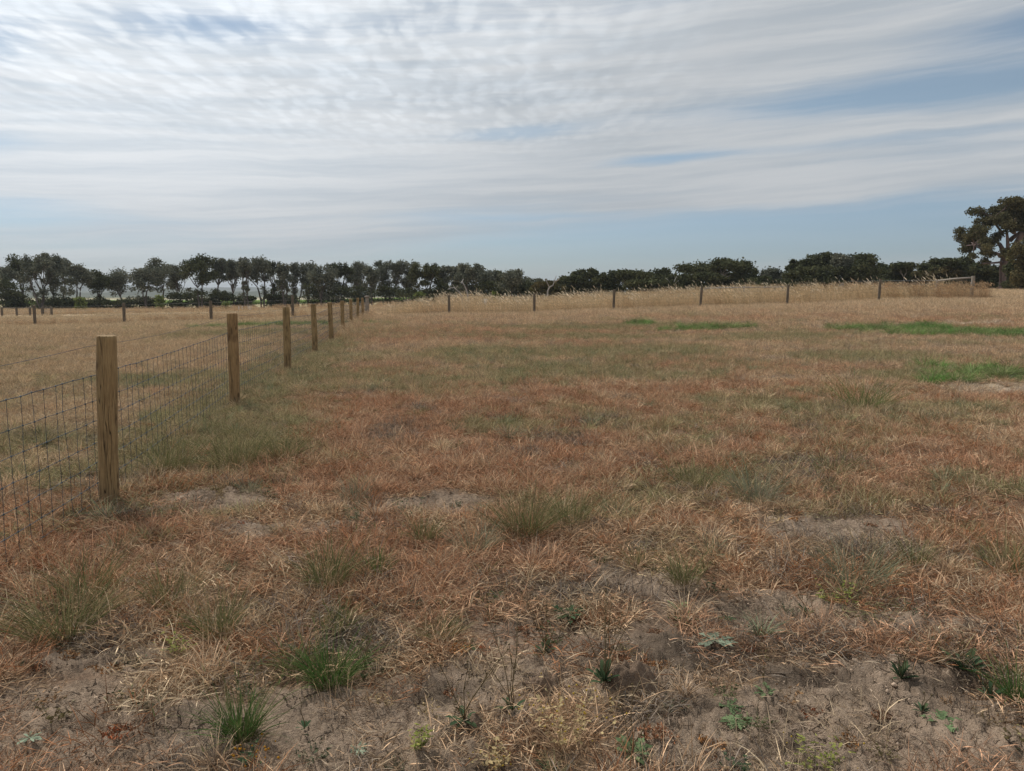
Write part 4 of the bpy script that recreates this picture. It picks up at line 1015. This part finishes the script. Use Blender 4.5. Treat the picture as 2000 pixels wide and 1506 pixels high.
def tree(px, top, wpx, Y, label, kind='gum', seed=0, group=None, base=None, name='gum_tree', cat='tree', leaf=None, bark=None, lean=0, n=None, cb=None, depth=None, mid=2):
    rg = np.random.default_rng(seed*13+int(px)+5); X = xat(px, Y); zb = g1(X, Y) if base is None else zat(base, Y)
    zb = min(zb, g1(X, Y))-.1; h = zat(top, Y)-zb; W = wpx/F*Y
    root = empty(name, (X, Y, zb), label, cat, group)
    tb = Tubes(); C_ = []; Rd = []; D = depth or W*.8
    if kind == 'gum':
        cb_ = cb or rg.uniform(.42, .55); nt = rg.integers(1, 4) if W > 2.6 else 1
        for t in range(nt):
            bx = rg.normal(0, .25) if nt > 1 else 0; topx = (t-(nt-1)/2)*W*.28+rg.normal(0, W*.05)+lean*W
            fork = np.array([bx+(topx-bx)*.5, rg.normal(0, D*.08), h*rg.uniform(cb_-.14, cb_)])
            limb(tb, [bx, 0, -.2], fork, .022*h/math.sqrt(nt)+.03, .014*h, rg, .04, 7)
            nl = max(3, int(7/nt)+1)
            for l in range(nl):
                a = rg.uniform(0, 6.28); q = rg.uniform(.12, .40)*(W/max(1, nt*.6))
                ez = h*rg.uniform(cb_+.12, .93)
                e = np.array([topx+math.cos(a)*q*.9, math.sin(a)*D*.38, ez]); 
                P = limb(tb, fork+np.array([0, 0, rg.uniform(-.04, .1)*h]), e, .010*h, .003*h, rg, .07, 5)
                for s in range(3):
                    c = e+np.array([rg.normal(0, W*.07), rg.normal(0, D*.07), rg.normal(0, h*.03)])
                    r = W*rg.uniform(.15, .25)/max(1, nt*.5); C_.append(c); Rd.append([r, r*.9, r*rg.uniform(.6, .95)])
                    limb(tb, P[3], c, .004*h, .0015*h, rg, .08, 4, 4)
            C_.append(np.array([topx, 0, h*.93])); Rd.append([W*.2/max(1, nt*.6), D*.2, h*.08])
            C_.append(np.array([topx+rg.normal(0, W*.1), 0, h*.82])); Rd.append([W*.30/max(1, nt*.6), D*.26, h*.13])
        for s in range(rg.integers(mid-1, mid+3)):    # epicormic tufts low on the trunk
            C_.append(np.array([rg.normal(0, W*.2), rg.normal(0, D*.15), h*rg.uniform(.25, .55)])); Rd.append([W*rg.uniform(.1, .2), D*.15, h*rg.uniform(.05, .09)])
        nn = n or int(1500+W*260)
    elif kind == 'umbrella':
        cb_ = cb or .62
        for l in range(8):
            a = rg.uniform(0, 6.28); q = rg.uniform(.1, .42)*W; e = np.array([math.cos(a)*q, math.sin(a)*D*.4, h*rg.uniform(cb_+.06, .93)*(1-.10*(q/W*2)**2)])
            fork = np.array([rg.normal(0, .2)+lean*W*.5, 0, h*rg.uniform(.3, .5)])
            if l == 0: limb(tb, [0, 0, -.2], fork, .02*h, .014*h, rg, .03, 7); f0 = fork
            P = limb(tb, f0, e, .011*h, .003*h, rg, .08, 5)
            for s in range(3):
                c = e+np.array([rg.normal(0, W*.09), rg.normal(0, D*.08), rg.normal(0, h*.02)]); r = W*rg.uniform(.15, .24)
                C_.append(c); Rd.append([r, r*.9, r*rg.uniform(.45, .7)]); limb(tb, P[3], c, .004*h, .002*h, rg, .06, 4, 4)
        C_.append(np.array([0, 0, h*.92])); Rd.append([W*.26, D*.2, h*.06])
        nn = n or int(1500+W*260)
    else:  # bush: foliage down to the ground
        m = 14
        for l in range(11):
            a = rg.uniform(-1, 1); c = np.array([a*W*.44, rg.normal(0, D*.2), h*(.97-.30*a*a-rg.uniform(0, .10))]); r = W*rg.uniform(.05, .12); C_.append(c); Rd.append([r, r, r*.75])
            limb(tb, [c[0]*.5, c[1]*.5, h*.6], c, .005*h, .002*h, rg, .06, 4, 4)
        for l in range(m):
            a = rg.uniform(0, 6.28); zz = rg.uniform(.18, .88); q = W*.42*math.sqrt(max(.1, 1-(zz-.3)**2*1.4))*rg.uniform(.2, 1)
            c = np.array([math.cos(a)*q, math.sin(a)*q*D/W, h*zz]); r = W*rg.uniform(.13, .24)
            C_.append(c); Rd.append([r, r, min(r*.8, h*.13)])
            if l % 2 == 0: limb(tb, [rg.normal(0, W*.04), 0, 0 if l else -.2], c, .012*h, .004*h, rg, .06, 5)
        C_.append(np.array([0, 0, h*.5])); Rd.append([W*.34, D*.34, h*.36]); C_.append(np.array([0, 0, h*.2])); Rd.append([W*.4, D*.4, h*.2])
        C_.append(np.array([rg.normal(0, W*.12), 0, h*.86])); Rd.append([W*.15, W*.2, h*.12]); C_.append(np.array([rg.normal(0, W*.15), 0, h*.74])); Rd.append([W*.27, W*.3, h*.15])
        nn = n or int(1400+W*330)
    tb.build('trunk', M[bark or ('bark_dark' if kind != 'umbrella' else 'bark_pale')], root)
    V, Fq, col = leaves(np.array(C_), np.array(Rd, float), nn, .34 if Y > 90 else .26, rg)
    obj('crown', mesh('crown', V, Fq, M[leaf or ('leaf_grey' if kind == 'gum' else 'leaf_dark')], {'bc': col}), root)
    return root
GRP = 'gum trees in the long row at left'
GUM = [
 (6, 521, 44, 'leftmost gum in the row, cut by the left edge'),
 (45, 507, 48, 'wide domed gum above the leftmost weathered post'),
 (80, 499, 46, 'tallest gum of the far left clump'),
 (106, 503, 34, 'narrow gum immediately right of the tallest far left one'),
 (126, 507, 36, 'gum with two crown tips in the right half of the far left clump'),
 (155, 520, 40, 'lower round gum ending the far left clump before the gap'),
 (195, 529, 42, 'short gum standing alone just right of the first gap'),
 (236, 531, 48, 'short gum with wide crown above the second weathered post'),
 (283, 526, 46, 'leaning gum right of the second gap in the row'),
 (322, 512, 48, 'tall spreading gum behind the lime sapling'),
 (355, 521, 34, 'thin gum between two taller spreading ones'),
 (393, 505, 52, 'tall gum with heavy crown left of the third weathered post'),
 (428, 506, 28, 'slim gum with open trunk above the third weathered post'),
 (455, 508, 30, 'slim gum above the second pine post'),
 (478, 505, 22, 'narrowest slim gum with tall single crown'),
 (508, 505, 42, 'dark thick crowned gum just right of the narrowest slim one'),
 (537, 512, 26, 'slim bare trunked gum right of the dark thick crowned one'),
 (556, 518, 20, 'small thin gum above the third pine post'),
 (580, 516, 32, 'gum with sloping limbs above the fourth weathered post'),
 (602, 518, 26, 'gum between the sloping one and the fourth pine post'),
 (628, 521, 44, 'low dark gum above the gap between fourth and fifth pine posts'),
 (663, 515, 38, 'round topped gum above the fifth and sixth pine posts'),
 (699, 514, 42, 'gum above the end of the pine post fence'),
 (727, 523, 30, 'lower gum just right of the capped corner post'),
 (763, 511, 46, 'tallest gum right of the corner post'),
 (794, 514, 40, 'gum with smooth dome second right of the corner post'),
 (830, 517, 42, 'gum with pale sky gaps left of the first back fence post'),
 (860, 521, 28, 'small gum left of the dead white branches'),
 (884, 523, 30, 'small gum directly above the first back fence post'),
 (914, 517, 46, 'broad gum behind the dead white branches'),
 (947, 530, 32, 'lower gum right of the dead white branches'),
 (974, 531, 30, 'open gum above the white box in the grass'),
 (1003, 529, 42, 'last round gum before the low scrub gap'),
 (1034, 546, 40, 'small sinking gum at the right end of the row'),
]
for i, (px_, top, w_, l_) in enumerate(GUM):
    Y = 150+8*math.sin(i*2.1)-max(0, px_-700)*.08
    tree(px_, top-2, w_*1.38, Y, l_, 'gum', i+1, GRP, mid=(3 if px_ < 590 else 7), cb=.44+.05*math.sin(i*1.7), leaf='leaf_dark' if i % 5 == 1 else None, n=int(2000+w_*80))
UND = [
 (12, 548, 60, 'dark bushy wattle at the left edge under the gums'), (30, 572, 40, 'low dark shrub beside the left edge wattle'),
 (185, 587, 50, 'low dark shrub left of the second weathered post'), (285, 583, 38, 'round dark shrub under the leaning gum'),
 (352, 574, 56, 'big dark shrub right of the lime sapling'), (430, 570, 44, 'dark shrub above the third weathered post'),
 (478, 580, 34, 'dark shrub above the second pine post'), (535, 575, 30, 'narrow dark shrub left of the third pine post'), (615, 560, 44, 'dark shrub mass above the fourth pine post'),
 (560, 578, 34, 'dark shrub above the third pine post'), (660, 566, 50, 'dark shrub mass above the sixth pine post'), (705, 565, 44, 'dark shrub behind the end of the pine posts'),
 (760, 566, 60, 'wide dark shrub right of the corner post'), (815, 570, 54, 'dark shrub behind the lime bush'), (870, 562, 56, 'dark shrub behind the first back fence post'),
 (925, 556, 60, 'big dark shrub behind the dead branches'), (980, 556, 56, 'big dark shrub above the white box'), (1030, 560, 50, 'dark shrub at the right end of the gum row'),
 (100, 584, 60, 'low dark shrub under the far left clump'), (240, 588, 46, 'low dark hedge behind the second weathered post'), (132, 588, 40, 'low dark shrub right of the paddock gate'), (400, 585, 40, 'low dark shrub left of the third weathered post')]
for i, (px_, top, w_, l_) in enumerate(UND):
    tree(px_, top-(8 if px_ > 590 else 2), w_*1.55, 146-max(0, px_-700)*.08, l_, 'bush', 60+i, 'dark shrubs under the gum row', name='dark_shrub', cat='shrub', n=2600)
for (px_, top, w_, Y, l_, b_) in [(158, 579, 24, 128, 'olive yellow young bush at far left', None), (311, 576, 22, 120, 'lime young tree between second and third weathered posts', None),
      (441, 590, 14, 122, 'small lime bush left of the second pine post', None), (820, 570, 24, 118, 'lime bush at the start of the tall grass', None),
      (968, 571, 14, 64, 'small bright green shrub in the tall grass left of the second back post', 594), (1188, 565, 34, 118, 'olive green bush behind the third back fence post', None)]:
    tree(px_, top, w_, Y, l_, 'bush', int(px_), 'young green bushes before the trees', base=b_, name='young_bush', cat='bush', leaf='leaf_lime' if px_ != 1188 else 'leaf_olive', n=700)
RG = 'trees of the bush across the back right'
RT = [
 (1070, 552, 60, 'bush', 'low olive scrub below the left dead tree'), (1112, 543, 50, 'bush', 'round dark shrub right of the forked dead tree'),
 (1134, 528, 26, 'umbrella', 'small pale topped tree, left of the twin pair'), (1152, 527, 20, 'umbrella', 'small pale topped tree, right of the twin pair'),
 (1150, 546, 50, 'bush', 'dark shrub under the twin pale topped trees'),
 (1188, 529, 60, 'bush', 'wide dark tree behind the third back fence post'), (1225, 530, 46, 'umbrella', 'flat topped tree right of the third back fence post'),
 (1252, 532, 44, 'bush', 'dark round tree at the middle of the low bush'), (1284, 528, 36, 'umbrella', 'thin tree with peaked top before the dip'),
 (1312, 543, 50, 'bush', 'low dark shrub in the dip with bare pale stems'), (1338, 537, 40, 'bush', 'dark shrub left of the big domed pair'),
 (1365, 512, 56, 'umbrella', 'domed umbrella gum above the fourth back post'), (1414, 508, 66, 'umbrella', 'largest domed umbrella gum with pale limbs'),
 (1372, 535, 60, 'bush', 'dark shrub under the left domed umbrella gum'), (1415, 538, 60, 'bush', 'dark shrub under the largest domed gum'),
 (1455, 524, 50, 'bush', 'dark tree sloping down right of the largest domed gum'), (1495, 530, 46, 'umbrella', 'sparse grey tree midway between the two high clumps'),
 (1530, 532, 56, 'bush', 'dark tree above the fifth back fence post'), (1545, 508, 16, 'umbrella', 'lone thin stem tree poking above the slope'),
 (1560, 522, 56, 'bush', 'dark tree rising left of the high right clump'), (1588, 498, 56, 'umbrella', 'wide flat topped gum at left of the high clump'),
 (1612, 494, 20, 'umbrella', 'thin flat topped gum between the two high crowns'), (1634, 496, 40, 'umbrella', 'round crowned gum in the middle of the high clump'),
 (1600, 520, 60, 'bush', 'dark mass below the wide flat topped gum'), (1665, 497, 46, 'umbrella', 'high crowned gum at the right of the high clump'),
 (1645, 520, 60, 'bush', 'dark mass below the round crowned gum'), (1690, 507, 50, 'bush', 'dark shoulder tree right of the high clump'), (1715, 519, 44, 'bush', 'dark sloping tree above the sixth back post'),
 (1742, 528, 50, 'bush', 'low dark tree right of the sixth back post'), (1762, 515, 28, 'umbrella', 'thin tufted tree above the low scrub'),
 (1775, 530, 56, 'bush', 'low olive tree below the thin tufted one'), (1803, 513, 40, 'bush', 'small domed tree left of the brace rail'),
 (1836, 507, 40, 'umbrella', 'spindly flat tree above the brace rail'), (1838, 526, 60, 'bush', 'olive tree behind the brace rail'),
 (1878, 505, 52, 'bush', 'dark domed tree left of the giant gum'), (1908, 515, 50, 'bush', 'dark tree behind the lower left of the giant gum'), (1935, 520, 56, 'bush', 'dark shrub at the foot of the giant gum'),
 (1800, 540, 70, 'bush', 'low dark undergrowth left of the brace rail'), (1480, 545, 70, 'bush', 'low dark undergrowth between fourth and fifth back posts'), (1260, 552, 80, 'bush', 'low dark undergrowth right of the third back post'),
 (1560, 550, 70, 'bush', 'low dark undergrowth right of the fifth back post'), (1690, 545, 70, 'bush', 'low dark undergrowth behind the sixth back post')]
for i, (px_, top, w_, kd, l_) in enumerate(RT):
    Y = (112 if kd == 'umbrella' else 108)+5*math.sin(i*1.9)-(4 if top > 540 else 0)
    tree(px_, top-2+(3.5*math.sin(i*5.3) if kd == 'bush' else -1), w_*(1.2 if kd == 'bush' else 1.4), Y, l_, kd, 200+i, RG, name='bush_tree' if kd == 'bush' else 'umbrella_gum', leaf='leaf_olive' if l_.find('olive') >= 0 else ('leaf_grey' if (i % 3 == 1 and kd == 'umbrella') else None), n=int(2200+w_*(55 if kd == 'bush' else 40)))
# shapes wholly behind others, closing the bush to the sides (seen only from a step aside)
for i, (px_, top, w_, kd, l_) in enumerate([(2035, 500, 110, 'bush', 'dark tree cut by the right edge beyond the giant gum'), (2110, 470, 120, 'gum', 'gum beyond the right edge of the frame'), (-60, 515, 90, 'gum', 'gum beyond the left edge of the frame')]):
    tree(px_, top, w_, 115, l_, kd, 300+i, None, name='dark_tree', n=6000)

def giant():
    rg = np.random.default_rng(77); Y = 96; X = xat(1962, Y); zb = g1(X, Y)-.2; u = Y/F
    root = empty('giant_gum_tree', (X, Y, zb), 'large spreading gum with forked reddish trunk rising at right edge', 'tree')
    tb = Tubes(); C_ = []; Rd = []
    def pt(px, py, dy=0): return np.array([(px-1962)*u, dy, zat(py, Y)-zb])
    # trunk and main limbs follow the forks seen in the photograph, with depth of their own
    limb(tb, [0, 0, -.4], pt(1963, 505), .72, .50, rg, .015, 10, 8)
    limb(tb, [-.1, .2, -.4], pt(1958, 500, .4), .5, .36, rg, .02, 9, 8)
    mains = [((1963, 505), (1967, 455), .46, .30), ((1960, 508), (1935, 478), .34, .22), ((1935, 478), (1918, 450), .22, .12), ((1950, 500), (1912, 492), .26, .13), ((1967, 470), (2005, 440), .30, .14), ((1967, 455), (1950, 430), .26, .12),
             ((1967, 455), (1985, 415), .26, .10), ((1958, 502), (1945, 455), .28, .14), ((1945, 455), (1930, 425), .16, .08), ((1912, 492), (1895, 478), .13, .07), ((1955, 512), (1915, 515), .16, .07), ((2005, 440), (2035, 425), .14, .07)]
    for a_, b_, r0, r1 in mains: limb(tb, pt(*a_, rg.normal(0, .3)), pt(*b_, rg.normal(0, 1.2)), r0, r1, rg, .05, 7)
    puffs = [(1936, 397, 16, 9), (1925, 410, 14, 11), (1962, 400, 17, 12), (1978, 392, 12, 9), (1995, 402, 18, 14), (2015, 410, 22, 18), (1945, 418, 18, 13), (1968, 420, 20, 14), (1922, 428, 13, 11), (1990, 428, 22, 15), (1912, 432, 8, 7),
             (1935, 438, 17, 12), (1958, 440, 17, 12), (1980, 446, 18, 11), (2010, 440, 22, 14), (1893, 455, 14, 10), (1880, 462, 9, 6), (1905, 462, 15, 11), (1920, 455, 13, 11), (1888, 478, 11, 8), (1902, 480, 15, 11), (1918, 478, 14, 10),
             (1910, 495, 12, 8), (1895, 492, 10, 6), (1925, 495, 11, 7), (1888, 500, 7, 4), (1942, 458, 10, 8), (1905, 445, 10, 8), (2030, 450, 24, 18), (1930, 512, 10, 6), (1985, 410, 14, 10), (1950, 405, 13, 9), (1940, 425, 16, 13), (1972, 432, 16, 12), (1915, 445, 12, 10), (1925, 468, 13, 10), (1905, 470, 12, 10), (1955, 425, 14, 11)]
    for (a_, b_, rx, rz) in puffs:
        c = pt(a_, b_, rg.normal(0, 2.2)); 
        for s in range(3):
            c2 = c+rg.normal(0, 1, 3)*np.array([rx*u*.45, rx*u*.5, rz*u*.4]); C_.append(c2); Rd.append([rx*u*.86, rx*u*.9, rz*u*.80])
        src = min(mains, key=lambda m: math.hypot(m[1][0]-a_, m[1][1]-b_))[1]
        limb(tb, pt(*src), c, .09, .025, rg, .08, 5)
    tb.build('trunk', M['bark_brown'], root)
    V, Fq, col = leaves(np.array(C_), np.array(Rd), 40000, .25, rg)
    obj('crown', mesh('crown', V, Fq, leaf_big, {'bc': col}), root)
leaf_big = leaf_material('big_gum_leaves', (.075, .078, .042), (.13, .115, .06), .2)
giant()
tree(2000, 458, 74, 84, 'dense dark brown green tree at the right edge in front of the giant gum', 'bush', 401, None, name='dark_tree', leaf='leaf_olive', n=9000)
tree(1985, 505, 60, 86, 'lower dark tree at the right edge below the giant gum crown', 'bush', 402, None, name='dark_tree', n=6000)

def dead_tree(label, strokes, Y, r):
    px0, py0 = strokes[0][0]; X = xat(px0, Y); zb = g1(X, Y); root = empty('dead_tree', (X, Y, zb), label, 'dead tree', 'bleached dead trees'); tb = Tubes(); rg = np.random.default_rng(int(px0))
    for j, st in enumerate(strokes):
        P = [np.array([xat(a, Y)-X, .25*math.sin(i*2+j), zat(b, Y)-zb]) for i, (a, b) in enumerate(st)]
        if j == 0: P = [np.array([0, 0, -.2])]+P
        tb.tube(P, np.linspace(r*(1 if j == 0 else .6), r*.25, len(P)), 6)
    tb.build('branches', M['dead'], root)
dead_tree('bleached dead trunk curving up behind the first back fence post', [[(914, 580), (912, 570), (908, 558), (903, 550), (905, 545)], [(903, 550), (899, 553)]], 62, .09)
dead_tree('bleached dead branches spreading left behind the first back fence post', [[(903, 580), (896, 570), (888, 562), (880, 562), (876, 556)], [(888, 562), (884, 555)], [(890, 563), (895, 558)], [(880, 562), (875, 566)]], 60, .06)
dead_tree('tall forked dead white tree left of the low scrub', [[(1069, 578), (1070, 568), (1073, 561), (1080, 557), (1083, 548), (1086, 539)], [(1083, 550), (1090, 547), (1092, 543)], [(1073, 561), (1068, 552), (1066, 546)]], 74, .10)
dead_tree('pale bare stems in the dip before the domed gums', [[(1314, 575), (1313, 560), (1317, 545), (1320, 540)], [(1313, 560), (1305, 548), (1298, 543)], [(1313, 562), (1319, 552), (1324, 548)]], 98, .11)

# ------------------------------------------------------------------ far country
def strip(name, pts, w, m, label, off=.06, kind='structure'):
    V = []; Fc = []
    for i, (x, y) in enumerate(pts):
        a = pts[max(0, i-1)]; b = pts[min(len(pts)-1, i+1)]; d = np.array([b[0]-a[0], b[1]-a[1]]); d = d/np.hypot(*d); n = np.array([-d[1], d[0]])
        for s in (-1, -.33, .33, 1):
            q = np.array([x, y])+n*s*w/2; V.append([q[0], q[1], float(T(q[0], q[1]))+off])
    for i in range(len(pts)-1):
        for s in range(3): Fc.append([i*4+s, i*4+s+1, i*4+s+5, i*4+s+4])
    return tag(obj(name, mesh(name, V, Fc, m)), label, kind=kind)
def simple(name, c1, c2, sc=1.0, bumpy=0):
    m, g, b, out = mat(name); P = g.new('ShaderNodeNewGeometry').outputs['Position']; n = g.noise(P, sc, 5, .6)
    g.l.new(g.mix(g.ramp(n, .35, .65), c1, c2), b.inputs['Base Color']); b.inputs['Specular IOR Level'].default_value = .05; b.inputs['Roughness'].default_value = .95
    return m
strip('track', [(x, 84-.02*(x+30)) for x in np.linspace(-46, -14, 60)], 2.6, simple('gravel', (.62, .57, .48), (.5, .45, .37), 2), 'pale gravel track beyond the left fence')
# vineyard rows
tb = Tubes(); rg = np.random.default_rng(8); V = []; Fc = []; o = 0
for i in range(46):
    x0 = -260+i*5.0
    for k in range(24):
        y = 300+k*9; x = x0-.12*(y-300); 
        for q in range(2): tb.blob((x+rg.normal(0, .3), y+q*4+rg.normal(0, .5), float(T(x, y))+.8), np.array([1.0, 2.6, .8])*rg.uniform(.8, 1.2, 3))
o = tb.build('vineyard_rows', leaf_plain := simple('vine_leaves', (.13, .21, .04), (.20, .27, .07), 1.0)); tag(o, 'bright green rows of vines seen under the far left gums', 'vines', kind='stuff')
# hills
def hill(Y, prof, m, depth, seed):
    xs_ = np.linspace(-1.35, 1.35, 420); n = len(xs_); rows = [0, .25, .5, .75, 1, 1.4, 2]; hf = [0, .35, .7, .93, 1, .8, .2]
    V = []
    t0 = np.array([p[0] for p in prof]); z0 = np.array([p[1] for p in prof])
    for r, hh in zip(rows, hf):
        yy = Y+depth*r; x = xs_*yy; px = 1000+F*xs_*1.0
        crest = np.interp(px, t0, z0); crest = np.array([zat(c, Y+depth) for c in crest])+(fbm(x, x*0, 1/90, 4, seed)-.5)*14+(fbm(x, x*0, 1/14, 3, seed+4)-.5)*4
        b = -20; V.append(np.stack([x, np.full(n, yy), b+(crest-b)*hh+(fbm(x, np.full(n, yy), 1/60, 3, seed+9)-.5)*6*hh], 1))
    V = np.concatenate(V); i = (np.arange(len(rows)-1)[:, None]*n+np.arange(n-1)[None, :]).ravel()
    Fq = np.stack([i, i+1, i+n+1, i+n], 1)
    o = obj('hills', mesh('hills', V, Fq, m, smooth=True)); return o
hm = simple('hill_bush', (.045, .055, .035), (.085, .09, .06), .02)
tag(hill(1500, [(-400, 572), (0, 570), (200, 573), (350, 567), (420, 569), (600, 568), (760, 572), (1000, 576), (2400, 576)], hm, 500, 3), 'dark wooded low hills beyond the left gum row', kind='structure')
tag(hill(3600, [(-400, 562), (0, 557), (130, 545), (180, 543), (235, 556), (330, 562), (500, 561), (800, 568), (2400, 572)], hm, 900, 5), 'hazy blue ridge beyond the low hills at left', kind='structure')

# small pale objects in the distance
def box_obj(name, px, py_top, wpx, hpx, Y, m, label, cat, lid=True):
    X = xat(px, Y); zt = zat(py_top, Y); w = wpx/F*Y; zb = g1(X, Y)-.05; h = zt-zb; root = empty(name, (X, Y, zb), label, cat)
    def bx(nm, a, b, c, z0, z1):
        V = [(sx*a/2, sy*b/2, z) for z in (z0, z1) for sx, sy in ((-1, -1), (1, -1), (1, 1), (-1, 1))]
        obj(nm, mesh(nm, V, [(0, 3, 2, 1), (4, 5, 6, 7), (0, 1, 5, 4), (1, 2, 6, 5), (2, 3, 7, 6), (3, 0, 4, 7)], m), root)
    bx('box', w, w*.9, h, 0, h-.06); bx('lid', w*1.12, w, .06, h-.06, h)
wm = simple('white_paint', (.72, .72, .72), (.6, .6, .6), 3)
box_obj('white_box', 487.5, 598, 7, 8, 104, wm, 'small white lidded box at the foot of the gums right of the second pine post', 'box')
box_obj('white_box', 948, 584, 6, 8, 56, wm, 'small white lidded box half hidden in the tall grass', 'box')
for px_, l_ in ((466, 'left white marker post beside the white box'), (472.5, 'right white marker post beside the white box')):
    X = xat(px_, 104); tb = Tubes(); tb.tube([[0, 0, 0], [0, 0, zat(599, 104)-g1(X, 104)], [0, 0, zat(599, 104)-g1(X, 104)+.08]], [.09, .09, .03], 8); tag(tb.build('marker_post', wm, None, True, (X, 104, g1(X, 104))), l_, 'post', 'white marker posts')

# ------------------------------------------------------------------ haze
def haze():
    V = [(sx, sy, z) for z in (-30, 45) for sx, sy in ((-9500, -9500), (9500, -9500), (9500, 9500), (-9500, 9500))]
    m = bpy.data.materials.new('air_haze'); m.use_nodes = True; g = NG(m.node_tree)
    for n in list(g.n): g.n.remove(n)
    out = g.new('ShaderNodeOutputMaterial'); v = g.new('ShaderNodeVolumePrincipled'); v.inputs['Color'].default_value = (.80, .87, .95, 1); v.inputs['Density'].default_value = .00016
    g.l.new(v.outputs[0], out.inputs['Volume'])
    o = obj('haze', mesh('haze', V, [(0, 3, 2, 1), (4, 5, 6, 7), (0, 1, 5, 4), (1, 2, 6, 5), (2, 3, 7, 6), (3, 0, 4, 7)], m)); tag(o, 'thin pale air haze over the far hills', kind='stuff')
haze()
